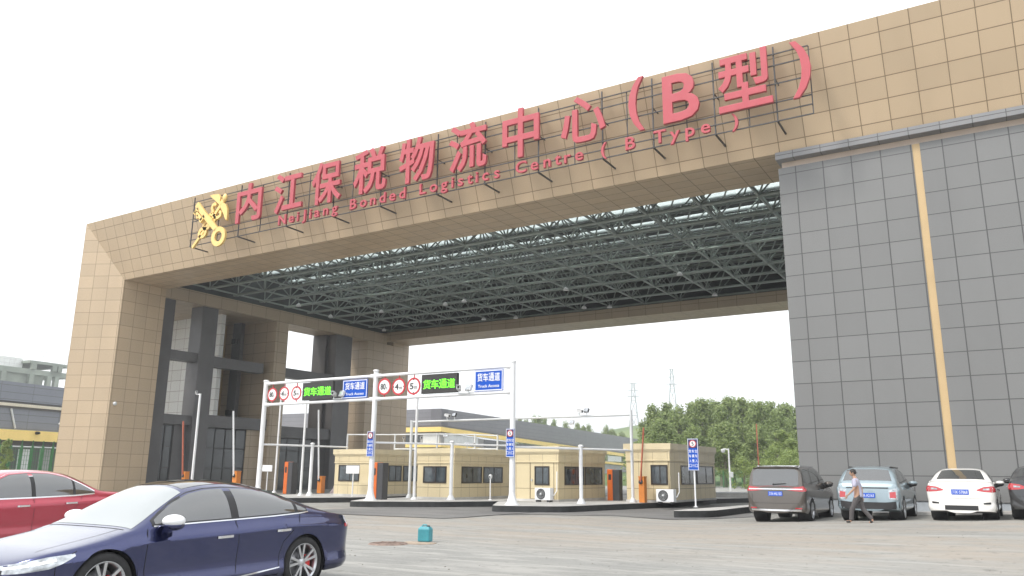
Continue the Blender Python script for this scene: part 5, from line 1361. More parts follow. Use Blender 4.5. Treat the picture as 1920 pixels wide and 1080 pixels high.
# second gantry further in, between the pole under the LED board and the pole by the last booth
def rear_gantry():
    a = gp(767, 934, IZ); b = gp(1187, 942, IZ); ta, tb = hz(a, 788), hz(b, 769)
    t = thing("rear_gantry", "thinner white gantry behind the right gantry post, cameras along its single beam", "gantry", ((a.x + b.x) / 2, (a.y + b.y) / 2, IZ), world=True)
    for p, z in ((a, ta), (b, tb)):
        q = MB(); q.tube((p.x, p.y, IZ), (p.x, p.y, z), .075, 10); q.lathe([(.18, 0), (.18, .03), (.09, .2)], (p.x, p.y, IZ), 12); q.build("post", M['whitegrey'], t)
    q = MB(); q.tube((a.x, a.y, ta - .08), (b.x, b.y, tb - .22), .05, 8); q.build("beam", M['whitegrey'], t)
    zl = hz(b, 845); c = gp(1090, 945, IZ)
    q = MB(); q.tube((b.x, b.y, zl), (c.x, c.y, 2.56), .04, 7); q.build("rail", M['whitegrey'], t)
    def on(px_):
        lo, hi = 0.0, 1.0
        for _ in range(30):
            m_ = (lo + hi) / 2; P = a.lerp(b, m_)
            if project((P.x, P.y, ta))[0] < px_: lo = m_
            else: hi = m_
        P = a.lerp(b, lo); return (P.x, P.y, (ta - .08) + (tb - .22 - ta + .08) * lo)
    for i, (px_, kind) in enumerate(((839, 'c'), (853, 'f'), (1087, 'c'), (1101, 'f'), (1073, 'g'))):
        x, y, z = on(px_)
        g_ = thing("traffic_camera", ["small camera above the grey warehouse roof on the rear gantry beam", "dark floodlight beside the camera above the grey warehouse roof", "camera pointing left high on the rear gantry beam, against the sky", "floodlight beside the camera on the rear gantry beam, against the sky", "pale floodlight hanging under the rear gantry beam near the sky pair"][i], "camera" if kind == 'c' else "floodlight", (x, y, z), group="cameras and lights on the rear gantry")
        q = MB(); s_ = -1 if kind == 'g' else 1
        q.bar((0, 0, 0), (0, -.06, s_ * .18), .035); q.build("bracket", M['whitegrey'], g_)
        if kind == 'c': camera_head(g_, 0, -.06, .26, R(70), .95, .2)
        else: flood(g_, 0, -.06, s_ * .27, R(-15), .8, 'cam' if kind == 'g' else 'charcoal')
rear_gantry()
# low gantry over the booth roofs
def low_gantry():
    a = gp(652, 931, IZ); b = yp(964, 820, a.y + 4.2)
    za = hz(a, 815); zb_ = za
    t = thing("roof_gantry", "low thin pipe gantry behind the booth roofs carrying lamps and cameras", "gantry", (a.x, a.y, IZ), world=True)
    pts = [(652, 815), (741, 815), (820, 814), (891, 815), (933, 817)]
    P = [yp(x, y, 36.5) for x, y in pts]
    for p in P:
        q = MB(); q.tube((p.x, p.y, 0.0), (p.x, p.y, p.z + (0.05)), .05, 8); q.build("post", M['whitegrey'], t)
    for p, r_ in zip(P, P[1:]):
        q = MB(); q.tube(p, r_, .04, 7); q.build("beam", M['whitegrey'], t)
    z2 = [yp(x, 842, 36.5) for x, y in pts[1:]]
    q = MB(); q.tube(z2[0], z2[-1], .045, 7); q.build("beam", M['whitegrey'], t)
    for i, (px_, yy) in enumerate(((757, 823), (790, 823), (836, 818), (876, 835), (889, 835))):
        p = yp(px_, yy, 36.5)
        g_ = thing("traffic_camera", ["camera on the low pipe gantry left of the tall slim pole", "camera on the low pipe gantry right of the tall slim pole", "slanted lamp on the low pipe gantry by the yellow eaves", "pale lamp over the wide-windowed booth", "pale camera over the wide-windowed booth, right of the lamp"][i], "camera", p, group="cameras and lamps on the low gantry")
        q = MB(); q.bar((0, 0, -.16), (0, 0, .0), .03); q.build("bracket", M['whitegrey'], g_)
        if i in (2, 3): flood(g_, 0, 0, .05, R(20), .8, 'cam')
        else: camera_head(g_, 0, 0, .05, R(40), .85, 0)
low_gantry()
# little signs on posts, lamp posts on the kerbs
def plaque(px_, base_y, y0, y1, wpx, label):
    p = gp(px_, base_y, IZ); a, b = hz(p, y1) - IZ, hz(p, y0) - IZ
    w = yp(px_ + wpx / 2, y0, p.y).x - yp(px_ - wpx / 2, y0, p.y).x
    t = thing("plaque_sign", label, "sign", p, group="blank white plaques on posts")
    q = MB(); q.rbox(-w / 2, w / 2, -.03, .03, a, b, .012); q.build("panel", M['white'], t)
    q = MB(); q.tube((0, .05, 0), (0, .05, a + .05), .035, 8); q.build("post", M['white'], t)
plaque(659, 931, 873, 888, 24, "small blank white plaque on a post in front of the leftmost booth")
plaque(498, 922, 872, 884, 18, "small blank white plaque on a post at the foot of the left gantry post")
def lamp_post(px_, base_y, top_y, label):
    p = gp(px_, base_y, IZ); h_ = hz(p, top_y) - IZ
    t = thing("reader_post", label, "lamp post", p, group="short posts with a round head on the islands")
    q = MB(); q.tube((0, 0, 0), (0, 0, h_ - .12), .03, 8); q.lathe([(.09, 0), (.09, .015), (.04, .05)], n=12); q.build("post", M['white'], t)
    q = MB(); q.lathe([(0, -.14), (.045, -.12), (.085, -.05), (.09, 0), (.075, .06), (.03, .09), (0, .1)], (0, 0, h_ - .1), 14); q.build("head", M['whitegrey'], t)
    q = MB(); q.ball((0, -.055, h_ - .12), .05, .045, .05, 10, 7); q.build("lens", M['black'], t)
lamp_post(714, 936, 889, "short post with round head beside the middle orange terminal")
lamp_post(919, 937.5, 889, "short post with round head in front of the wide-windowed booth")
# bullet camera on the pier
p = yp(211, 758, 31.0)
p = xp(213, 756, XI + 0.02)
t = thing("wall_camera", "small white dome camera high on the inner face of the left pier", "camera", (XI + 0.001, p.y, p.z))
q = MB(); q.box(0, .12, -.05, .05, -.05, .05); q.build("bracket", M['white'], t)
q = MB(); q.ball((.18, 0, -.03), .13, .13, .13, 10, 7); q.build("dome", M['cam'], t)
# teal jerrycan by the patched manhole
M['teal'] = mat("teal_plastic", (0.045, 0.26, 0.31), 0.4, 0, 0.12, 6)
M['label'] = mat("pale_paper_label", (0.62, 0.60, 0.53), 0.7, 0, 0.1, 10)
def jerrycan():
    p = gp(797, 1016.5, 0.0); h_ = hz(p, 985); s = h_
    t = thing("jerrycan", "teal plastic jerrycan with a pale label standing on the dusty yard", "jerrycan", (p.x, p.y, .012), R(14))
    w, d = .78 * s, .62 * s
    q = MB(); q.rbox(-w / 2, w / 2, -d / 2, d / 2, 0, .80 * s, .07 * s); q.build("body", M['teal'], t)
    q = MB(); q.add([(-w * .46, -d * .46, .78 * s), (w * .46, -d * .46, .78 * s), (w * .46, d * .46, .78 * s), (-w * .46, d * .46, .78 * s), (-w * .34, -d * .28, .90 * s), (w * .34, -d * .28, .90 * s), (w * .34, d * .28, .90 * s), (-w * .34, d * .28, .90 * s)], [(0, 1, 5, 4), (1, 2, 6, 5), (2, 3, 7, 6), (3, 0, 4, 7), (4, 5, 6, 7)]); q.build("shoulder", M['teal'], t)
    q = MB(); q.tube((-.3 * w, 0, .88 * s), (-.2 * w, 0, .99 * s), .045 * s, 8); q.tube((-.2 * w, 0, .99 * s), (.1 * w, 0, .99 * s), .045 * s, 8); q.tube((.1 * w, 0, .99 * s), (.14 * w, 0, .88 * s), .045 * s, 8); q.build("handle", M['teal'], t)
    q = MB(); q.lathe([(.1 * s, 0), (.1 * s, .07 * s), (0, .075 * s)], (.27 * w, -.02, .895 * s), 14); q.build("cap", M['black'], t)
    q = MB(); q.box(-w / 2 - .003, -w / 2 + .001, -d * .36, d * .36, .22 * s, .62 * s); q.build("label", M['label'], t)
jerrycan()
M['cover'] = mat("rusty_manhole", (0.20, 0.145, 0.12), 0.85, 0, 0.35, 7, 0.5)
def debris():
    p = gp(728, 1020, 0)
    q = MB(); q.lathe([(0, .022), (.36, .022), (.40, .018), (.42, 0.0), (.46, -.01)], (p.x, p.y, 0.004), 26)
    for i in range(7):
        a = i * .9; q.bar((p.x + .34 * math.cos(a), p.y + .34 * math.sin(a), .028), (p.x - .1 * math.cos(a + .5), p.y - .1 * math.sin(a + .5), .028), .03, .014)
    tag(q.build("manhole_cover", M['cover']), "round rusty manhole cover left of the teal jerrycan", "manhole cover")
    p = gp(790, 1019, 0); rnd = random.Random(4); pts = []
    n = 14
    for i in range(n):
        a = 2 * PI * i / n; r_ = .34 * (1 + rnd.uniform(-.3, .3)); pts.append((p.x + r_ * math.cos(a) * 1.2, p.y + r_ * math.sin(a)))
    q = MB(); q.prism(pts, -.02, .012); tag(q.build("cardboard", mat("flattened_card", (0.33, 0.26, 0.20), .9, 0, .25, 6)), "flattened scrap of cardboard under the teal jerrycan", "cardboard")
    rnd = random.Random(11)
    q = MB()
    for i in range(90):
        x, y = rnd.uniform(560, 1880), rnd.uniform(978, 1078); p = gp(x, y, 0); r_ = rnd.uniform(.005, .014)
        z = ground_z(p.x, p.y); q.ball((p.x, p.y, z + r_ * .4), r_ * rnd.uniform(.8, 1.6), r_, r_ * .7, 5, 3)
    stuff(q.build("gravel", mat("grit_stone", (0.22, 0.21, 0.19), .95, 0, .3, 8)), "scattered small stones and grit on the yard", "gravel")
debris()
# draped heap and a red parcel between the islands
def heap():
    p = gp(648, 931, 0.0); rnd = random.Random(3); q = MB()
    n, m_ = 18, 6; vs = []
    for i in range(m_ + 1):
        t_ = i / m_
        for j in range(n):
            a = 2 * PI * j / n; r_ = math.cos(t_ * PI / 2) ** .6 * (1 + rnd.uniform(-.08, .08))
            vs.append((p.x + 1.15 * r_ * math.cos(a), p.y + .7 * r_ * math.sin(a), .02 + .78 * math.sin(t_ * PI / 2) + rnd.uniform(-.03, .03)))
    q.add(vs, [(i * n + j, i * n + (j + 1) % n, (i + 1) * n + (j + 1) % n, (i + 1) * n + j) for i in range(m_) for j in range(n)], True)
    tag(q.build("covered_heap", mat("mauve_tarpaulin", (0.30, 0.25, 0.26), .8, 0, .3, 4, .3)), "low heap under a mauve-grey sheet in front of the leftmost booth", "heap")
heap()
# ------------------------------------------------------------------ warehouses and background
M['bluegrey'] = panel("blue_grey_cladding", (0.20, 0.215, 0.25), (0.12, 0.125, 0.14), 3.2, 0.62, jw=0.05, rough=.45, var=.04, tilt=.006)
M['slate'] = panel("slate_grey_cladding", (0.205, 0.205, 0.225), (0.15, 0.15, 0.165), 9.0, 0.55, jw=0.05, rough=.5, var=.03, tilt=.004)
M['yellow'] = mat("yellow_band", (0.86, 0.64, 0.22), 0.5, 0, 0.06, .6)
M['cream'] = mat("cream_band", (0.62, 0.57, 0.46), 0.55, 0, 0.08, .6)
M['shop'] = mat("mid_grey_wall", (0.30, 0.30, 0.30), .6, 0, .15, .4)  # one even mid grey for the centre warehouse wall and a dock door
def wall_quad(mb, A, B, zA0, zB0, zA1, zB1, th=0.25):
    """upright slab from A to B (world xy), its top/bottom heights at both ends; thickness goes away from the viewer"""
    d = Vector((B[0] - A[0], B[1] - A[1], 0)).normalized(); n = Vector((-d.y, d.x, 0))
    if n.dot(Vector((A[0], A[1], 0))) < 0: n = -n
    v = []
    for off in (0, th):
        v += [(A[0] + n.x * off, A[1] + n.y * off, zA0), (B[0] + n.x * off, B[1] + n.y * off, zB0), (B[0] + n.x * off, B[1] + n.y * off, zB1), (A[0] + n.x * off, A[1] + n.y * off, zA1)]
    mb.add(v, [(0, 1, 2, 3), (7, 6, 5, 4), (0, 4, 5, 1), (1, 5, 6, 2), (2, 6, 7, 3), (3, 7, 4, 0)])
def toward(A, dist):
    """point shifted toward the viewer"""
    d = -Vector((A[0], A[1], 0)).normalized(); return (A[0] + d.x * dist, A[1] + d.y * dist)
def uv_along(ob, A, B):
    """panel joints run along the wall, whatever its heading"""
    d = Vector((B[0] - A[0], B[1] - A[1], 0)).normalized(); uvl = ob.data.uv_layers[0].data
    for p in ob.data.polygons:
        for li in p.loop_indices:
            c = ob.data.vertices[ob.data.loops[li].vertex_index].co
            uvl[li].uv = (c.x * d.x + c.y * d.y, c.z)
def left_warehouse():
    Z = 9.0
    a, b = gp(0, 713.5, Z), gp(118, 727.5, Z); d = (b - a)
    A, B = a - d * 2.2, b + d * .9
    A, B = (A.x, A.y), (B.x, B.y); m_ = (a + d * .5)
    t = thing("warehouse", "blue-grey warehouse with a yellow band at the left edge, beyond the portal pier", "warehouse", (m_.x, m_.y, 0), world=True)
    hzm = lambda y: hz((a.x, a.y), y) 
    def band(y0, y1, name, m, out=0.0, th=.3):
        z0, z1 = hz((a.x, a.y), y1), hz((a.x, a.y), y0); q = MB(); wall_quad(q, toward(A, out), toward(B, out), z0, z0, z1, z1, th); o = q.build(name, M[m], t); uv_along(o, A, B); return z0, z1
    band(713.5, 749.5, "parapet", 'bluegrey', .3)
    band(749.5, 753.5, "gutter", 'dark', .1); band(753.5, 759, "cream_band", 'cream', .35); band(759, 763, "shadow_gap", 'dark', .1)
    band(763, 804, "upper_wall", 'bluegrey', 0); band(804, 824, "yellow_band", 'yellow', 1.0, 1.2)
    zg = hz((a.x, a.y), 824)
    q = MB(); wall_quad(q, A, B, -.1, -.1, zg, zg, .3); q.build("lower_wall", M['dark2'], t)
    def along(px_):
        lo, hi = 0.0, 1.0
        for _ in range(40):
            k = (lo + hi) / 2; P = (A[0] + (B[0] - A[0]) * k, A[1] + (B[1] - A[1]) * k, 1.5)
            if project(P)[0] < px_: lo = k
            else: hi = k
        return (A[0] + (B[0] - A[0]) * lo, A[1] + (B[1] - A[1]) * lo)
    for x0, x1, m in ((30, 56, 'whitegrey'), (70, 94, 'shop')):
        p0, p1 = toward(along(x0), .06), toward(along(x1), .06); z1 = hz(p0, 842)
        q = MB(); wall_quad(q, p0, p1, 0, 0, z1, z1, .1); dd = q.build("dock_door", M[m], t)
        if m == 'whitegrey':
            for u0, u1 in ((.12, .42), (.62, .92)):
                g = MB(); e0 = toward((p0[0] + (p1[0] - p0[0]) * u0, p0[1] + (p1[1] - p0[1]) * u0), .03); e1 = toward((p0[0] + (p1[0] - p0[0]) * u1, p0[1] + (p1[1] - p0[1]) * u1), .03)
                wall_quad(g, e0, e1, .9, .9, 1.35, 1.35, .06); gg = g.build("bumper", M['black'], None, origin=t['_o']); gg.location = (0, 0, 0); gg.parent = dd
    pp = toward(along(60), 1.06); zc = hz(pp, 812)
    q = MB(); q.ball((pp[0], pp[1], zc), .45, .2, .14, 10, 6); q.build("wall_lamp", M['black'], t)
    p0, p1 = toward(along(4), .1), toward(along(17), .1)
    q = MB(); q.tube((p0[0], p0[1], hz(p0, 766)), (p1[0], p1[1], hz(p1, 803)), .09, 6); q.build("downpipe", M['whitegrey'], t)
    # fence in front
    M['fence'] = mat("green_fence_steel", (0.045, 0.17, 0.06), .5, 0, .1, 3)
    fa, fb = toward(along(-30), 9), toward(along(112), 9)
    f = thing("mesh_fence", "green mesh fence with white top rail at the left edge, before the warehouse doors", "fence", (fa[0], fa[1], 0), world=True)
    zt = hz(fa, 835)
    n = 7
    for i in range(n + 1):
        k = i / n; x, y = fa[0] + (fb[0] - fa[0]) * k, fa[1] + (fb[1] - fa[1]) * k
        q = MB(); q.box(x - .09, x + .09, y - .09, y + .09, 0, zt + .1); q.bar((x, y, zt + .1), (x + .25, y - .1, zt + .5), .07); q.build("post", M['fence'], f)
    q = MB(); q.tube((fa[0], fa[1], zt), (fb[0], fb[1], zt), .05, 6); q.build("top_rail", M['whitegrey'], f)
    q = MB(); L = math.hypot(fb[0] - fa[0], fb[1] - fa[1]); k = int(L / .22)
    for i in range(k): x, y = fa[0] + (fb[0] - fa[0]) * i / k, fa[1] + (fb[1] - fa[1]) * i / k; q.box(x - .012, x + .012, y - .012, y + .012, .05, zt)
    for z in [.1 + .35 * i for i in range(int(zt / .35))]: q.bar((fa[0], fa[1], z), (fb[0], fb[1], z), .02)
    q.build("mesh_panel", M['fence'], f)
    # lamp column at the corner
    p = toward(along(105), 10); zt = hz(p, 793)
    t2 = thing("light_column", "thin white light column beside the left edge of the tan pier", "lamp post", (p[0], p[1], 0))
    q = MB(); q.tube((0, 0, 0), (0, 0, zt), .07, 8, .05); q.build("shaft", M['white'], t2)
    q = MB(); q.lathe([(0, .1), (.22, 0), (.3, -.1), (.1, -.18), (0, -.2)], (0, 0, zt), 10); q.build("lamp_head", M['white'], t2)
    return along, toward(along(8), 13)
L_along, L_tree = left_warehouse()
def unfinished():
    M['rawconc'] = mat("greenish_raw_concrete", (0.235, 0.265, 0.225), .9, 0, .25, .25)
    Zt = 26.0; A = gp(-70, 664, Zt)
    a, b = gp(57, 676, Zt), gp(130, 686, Zt); d = (b - a).normalized(); nrm = Vector((-d.y, d.x, 0))
    t = thing("unfinished_building", "bare concrete frame under construction behind the left warehouse, pipe rails on its roof", "building", (a.x, a.y, 0), world=True)
    def slab(px0, px1, y0, y1, dep=12, name="floor_slab"):
        z1, z0 = hz((a.x, a.y), y0), hz((a.x, a.y), y1)
        s0 = (project((a.x, a.y, z1))[0]); 
        def al(px_):
            lo, hi = -60.0, 120.0
            for _ in range(40):
                k = (lo + hi) / 2; P = a + d * k
                if project((P.x, P.y, z1))[0] < px_: lo = k
                else: hi = k
            return a + d * lo
        p, q_ = al(px0), al(px1); q = MB(); wall_quad(q, (p.x, p.y), (q_.x, q_.y), z0, z0, z1, z1, dep); q.build(name, M['rawconc'], t); return al, z0, z1
    al, zr0, zr1 = slab(57, 135, 675, 680)
    al2, zm0, zm1 = slab(-60, 135, 691.5, 701)
    for px_ in (63, 101, 111, 131):
        p = al(px_); q = MB(); q.box(p.x - .5, p.x + .5, p.y - .3, p.y + .7, zm1, zr0); q.build("column", M['rawconc'], t)
    for px_ in (-40, -14, 8, 60, 93, 107, 131):
        p = al(px_); q = MB(); q.box(p.x - .6, p.x + .6, p.y - .3, p.y + .7, 0, zm0); q.build("column", M['rawconc'], t)
    p0, p1 = al2(-60), al2(87); q = MB(); wall_quad(q, (p0.x + nrm.x * .8, p0.y + nrm.y * .8), (p1.x + nrm.x * .8, p1.y + nrm.y * .8), 0, 0, zm0, zm0, .4); q.build("infill_wall", M['rawconc'], t)
    q = MB()
    for i in range(17):
        p = al(57 + 4.6 * i); q.bar((p.x, p.y, zr1), (p.x, p.y, zr1 + 2.6 + (i % 3) * .5), .10)
    for zz in (1.2, 2.3): q.bar((al(57).x, al(57).y, zr1 + zz), (al(132).x, al(132).y, zr1 + zz), .08)
    q.build("pipe_rail", M['whitegrey'], t)
    p0, p1 = al2(-60), al2(57); z0, z1 = zm1, zm1 + 2.6; q = MB(); wall_quad(q, (p0.x + nrm.x * 3, p0.y + nrm.y * 3), (p1.x + nrm.x * 3, p1.y + nrm.y * 3), z0, z0, z1, z1, .3); q.build("parapet", M['greywall'], t)
unfinished()
def centre_warehouse():
    Z = 9.3
    A, B, L = gp(828, 766, Z), gp(1252, 832, Z), gp(560, 775.5, Z)
    dB = B - A; B2 = A + dB * 1.5; dL = L - A; L2 = A + dL * 1.6
    t = thing("warehouse", "long low warehouse with slate-grey fascia and yellow bands behind the toll booths", "warehouse", (A.x, A.y, 0), world=True)
    a = (A.x, A.y); b = (B2.x, B2.y); l = (L2.x, L2.y)
    zA = hz(a, 797); zb_at_1280 = hz((B.x, B.y), 861); zB = zA + (zb_at_1280 - zA) * 1.5
    q = MB(); wall_quad(q, a, b, zA, zB, Z, Z, 1.5); o = q.build("fascia", M['slate'], t); uv_along(o, a, b)
    q = MB(); wall_quad(q, l, a, zA, zA, Z, Z, 1.5); o = q.build("fascia", M['slate'], t); uv_along(o, l, a)
    y0, y1 = hz(a, 801), hz(a, 809.5)
    def both(name, m, z1, z0, out, frac=1.0):
        q = MB(); e = toward(a, out); q0 = MB()
        bb = (a[0] + (b[0] - a[0]) * frac, a[1] + (b[1] - a[1]) * frac)
        wall_quad(q, toward(l, out), e, z0, z0, z1, z1, .5); q.build(name, M[m], t)
        r_ = (zB / zA) if False else 1.0
        zr1 = z1 + (zB - zA) * frac; zr0 = z0 + (zB - zA) * frac
        wall_quad(q0, e, toward(bb, out), z0, max(0, zr0), z1, max(.1, zr1), .5); q0.build(name, M[m], t)
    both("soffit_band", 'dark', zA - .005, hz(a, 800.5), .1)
    both("yellow_band", 'yellow', hz(a, 800.6), hz(a, 809.5), .5)
    both("lower_yellow_band", 'yellow', hz(a, 832), hz(a, 838.5), .6, .62)
    zw1, zw0 = hz(a, 809.6), hz(a, 831.9)
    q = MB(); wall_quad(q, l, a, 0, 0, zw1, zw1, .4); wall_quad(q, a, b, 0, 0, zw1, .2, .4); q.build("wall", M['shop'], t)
    # window bays between the yellow bands
    for base, end, n in ((l, a, 13), (a, b, 16)):
        for i in range(n):
            u0, u1 = (i + .08) / n, (i + .92) / n
            if base is a and u1 > .5: break
            dz = (zB - zA) * u0 if base is a else 0
            p0 = toward((base[0] + (end[0] - base[0]) * u0, base[1] + (end[1] - base[1]) * u0), .05); p1 = toward((base[0] + (end[0] - base[0]) * u1, base[1] + (end[1] - base[1]) * u1), .05)
            q = MB(); z1, z0 = zw1 - .25 + dz, zw0 + .1 + dz
            if z1 - z0 < .3 or z0 < 0.1: continue
            wall_quad(q, p0, p1, z0, z0, z1, z1, .05); q.build("window", M['glassdk'] if i % 3 else M['whitegrey'], t)
    # goods and red crates seen in the gap between the booths
    pg = gp(1166, 930, 0.0)
    for dx, dz, w, h_, m, lb in ((0, 0, .9, .8, 'whitegrey', "white wrapped pallet seen between the two right-hand booths"), (.75, 0, .5, 1.25, 'charcoal', "dark stacked crate beside the white wrapped pallet")):
        q = MB(); q.rbox(-w / 2, w / 2, -.4, .4, .12, h_, .03)
        g_ = thing("pallet_goods", lb, "pallet", (pg.x + dx, pg.y + 8, 0)); q.build("load", M[m], g_)
        q = MB()
        for k in (-.35, 0, .35): q.box(-w / 2, w / 2, k - .05, k + .05, 0, .119)
        q.build("pallet", M['gold'], g_)
    return a
centre_warehouse()

# ------------------------------------------------------------------ hill, lawn, fence, road edge on the right
def hill():
    m, n, b = _new("hill_green")
    f = _range(n, _noise(n, .03, 8), .35, .68, 0, 1)
    n.links.new(_mixc(n, f, (0.075, 0.125, 0.03), (0.17, 0.215, 0.065)), b.inputs["Base Color"]); b.inputs["Roughness"].default_value = .95
    c = gp(1190, 800, 24.0); fw = Vector((c.x, c.y, 0)).normalized(); sd = Vector((fw.y, -fw.x, 0))
    q = MB(); rows = []; rnd = random.Random(9); nx, ny = 60, 14
    top = [(900, 0), (1040, 2), (1080, 10), (1130, 21.5), (1200, 25), (1280, 26), (1400, 24), (1600, 18), (1900, 8), (2200, 0)]
    for i in range(nx + 1):
        px_ = 900 + 1300 * i / nx; row = []
        h_ = lerp_tab(top, px_) 
        P = gp(px_, 800, 24.0); dd = Vector((P.x, P.y, 0)); u = dd.normalized()
        for j in range(ny + 1):
            s = j / ny; r_ = c.length * (.62 + .75 * s) ; r_ = max(r_, 260)
            z = h_ * math.sin(PI * min(1, s * 1.0) ** 1.0) ** 1.3 + rnd.uniform(-.25, .25) * (h_ > 1)
            row.append((u.x * r_, u.y * r_, max(-1, z - .3)))
        rows.append(row)
    grid(q, rows); struct(q.build("hill", m))
    m2, n2, b2 = _new("lawn_grass")
    f = _range(n2, _noise(n2, .3, 8), .3, .7, 0, 1); n2.links.new(_mixc(n2, f, (0.06, 0.115, 0.03), (0.13, 0.18, 0.06)), b2.inputs["Base Color"]); b2.inputs["Roughness"].default_value = .95
    q = MB(); P = [gp(1100, 912, 0), gp(1520, 912, 0)]; 
    rows = []
    for k in range(25):
        px_ = 1080 + 480 * k / 24; a = gp(px_, 911, 0); u = Vector((a.x, a.y, 0)).normalized(); r0 = Vector((a.x, a.y, 0)).length
        rows.append([(u.x * (r0 + s * 75), u.y * (r0 + s * 75), .02 + 2.3 * s) for s in (0, .25, .5, .75, 1)])
    grid(q, rows); struct(q.build("lawn", m2))
hill()
def right_fence():
    a, b = gp(1340, 914, 0), gp(1500, 916, 0); f = thing("mesh_fence", "pale green mesh fence in front of the lawn, left of the grey hall", "fence", (a.x, a.y, 0), world=True)
    zt = hz((a.x, a.y), 882); n = 9
    m = M['fence']
    for i in range(n + 1):
        p = a.lerp(b, i / n); q = MB(); q.box(p.x - .05, p.x + .05, p.y - .05, p.y + .05, 0, zt); q.build("post", m, f)
    q = MB()
    for z in [.15 + .3 * i for i in range(int(zt / .3))]: q.bar((a.x, a.y, z), (b.x, b.y, z), .02)
    for i in range(90): p = a.lerp(b, i / 90); q.box(p.x - .008, p.x + .008, p.y - .008, p.y + .008, .1, zt)
    q.build("mesh_panel", m, f)
    k0, k1 = gp(1338, 934, 0), gp(1500, 936, 0)
    w = thing("low_wall", "low whitewashed wall along the road beyond the last booth", "wall", (k0.x, k0.y, 0), world=True)
    z1 = hz((k0.x, k0.y), 924.5); q = MB(); wall_quad(q, (k0.x, k0.y), (k1.x, k1.y), 0, 0, z1, z1, .3); q.build("wall", M['concrete'], w)
    q = MB(); wall_quad(q, toward((k0.x, k0.y), .04), toward((k1.x, k1.y), .04), z1 + .001, z1 + .001, z1 + .08, z1 + .08, .38); q.build("coping", M['white'], w)
    # camera mast
    p = gp(1370, 921, 0); zt = hz(p, 841)
    t = thing("camera_mast", "white mast with a dome camera before the wood, left of the van", "lamp post", p)
    q = MB(); q.tube((0, 0, 0), (0, 0, zt), .09, 8, .07); q.build("shaft", M['white'], t)
    q = MB(); q.tube((0, 0, zt - .1), (-.5, 0, zt - .02), .05, 6); q.build("arm", M['white'], t)
    q = MB(); q.ball((-.55, 0, zt - .22), .2, .2, .2, 10, 7); q.lathe([(.2, -.05), (.22, .05), (.1, .12)], (-.55, 0, zt - .15), 12); q.build("dome", M['cam'], t)
    q = MB(); q.rbox(-.02, .3, -.2, .2, zt * .32, zt * .45, .03); q.build("box", M['whitegrey'], t)
    p = gp(1232, 906, 0); zt = hz(p, 787)
    t = thing("camera_mast", "pale mast with small cameras rising behind the booth nearest the grey hall", "lamp post", p)
    q = MB(); q.tube((0, 0, 0), (0, 0, zt), .1, 8, .08); q.build("shaft", M['whitegrey'], t)
    q = MB(); q.tube((0, 0, zt - 1.0), (.8, 0, zt - .9), .06, 6); q.build("arm", M['whitegrey'], t)
    q = MB(); q.ball((.85, 0, zt - .8), .22, .22, .26, 8, 6); q.build("dome", M['cam'], t)
right_fence()
M['pylon'] = mat("galvanised_lattice", (0.24, 0.29, 0.29), .5, .2, .05)
def pylon(px_, top_y, base_y, dist, wpx, label):
    u = Vector((ray(px_, 800).x, ray(px_, 800).y, 0)).normalized(); P = u * dist; zt, zb = hz(P, top_y), hz(P, base_y)
    t = thing("power_pylon", label, "pylon", (P.x, P.y, 0), world=True)
    w0 = wpx / F * dist; q = MB(); r_ = dist * .00055
    sd = Vector((u.y, -u.x, 0))
    lv = [(zb, 1.0), (zb + (zt - zb) * .35, .66), (zb + (zt - zb) * .65, .42), (zb + (zt - zb) * .86, .30), (zt, .22)]
    def cor(z, f, i, j): return P + sd * (i * w0 * f / 2) + u * (j * w0 * f / 2) + Vector((0, 0, z))
    for (z0, f0), (z1, f1) in zip(lv, lv[1:]):
        for i in (-1, 1):
            for j in (-1, 1): q.tube(cor(z0, f0, i, j), cor(z1, f1, i, j), r_, 4)
            q.tube(cor(z0, f0, i, -1), cor(z1, f1, -i, -1), r_ * .6, 4)
        q.tube(cor(z1, f1, -1, -1), cor(z1, f1, 1, -1), r_ * .8, 4)
    q.build("tower", M['pylon'], t)
    q = MB()
    for z, w in ((lv[3][0], 1.0), (lv[2][0] + (lv[3][0] - lv[2][0]) * .4, 1.15), (zt, .8)):
        q.tube(P + sd * (-w0 * w / 2) + Vector((0, 0, z)), P + sd * (w0 * w / 2) + Vector((0, 0, z)), r_, 4)
    q.build("cross_arm", M['pylon'], t)
pylon(1189, 719, 812, 520, 20, "pale lattice pylon seen left of the wood above the green hill")
pylon(1263, 692, 800, 480, 19, "taller pale lattice pylon rising out of the wood")

# ------------------------------------------------------------------ trees
def leaf_mat(name, c0, c1, c2):
    m, n, b = _new(name)
    g = n.nodes.new("ShaderNodeNewGeometry")
    f = _range(n, g.outputs["Random Per Island"], 0, 1, 0, 1)
    a = _mixc(n, f, c0, c1); oi = n.nodes.new("ShaderNodeObjectInfo")
    n.links.new(_mixc(n, _range(n, oi.outputs["Random"], 0, 1, 0, .55), a, c2), b.inputs["Base Color"])
    b.inputs["Roughness"].default_value = .6; b.inputs["Specular IOR Level"].default_value = .3
    tr = n.nodes.new("ShaderNodeBsdfTranslucent"); n.links.new(_mixc(n, f, [min(1, v * 1.5) for v in c0], [min(1, v * 1.7) for v in c1]), tr.inputs[0])
    ms = n.nodes.new("ShaderNodeMixShader"); ms.inputs[0].default_value = .3
    out = n.nodes["Material Output"]; n.links.new(b.outputs[0], ms.inputs[1]); n.links.new(tr.outputs[0], ms.inputs[2]); n.links.new(ms.outputs[0], out.inputs[0])
    return m
M['leaf'] = leaf_mat("camphor_leaves", (0.125, 0.18, 0.055), (0.28, 0.335, 0.125), (0.2, 0.265, 0.11))
M['leaf2'] = leaf_mat("fresh_leaves", (0.15, 0.21, 0.06), (0.28, 0.34, 0.11), (0.2, 0.26, 0.09))
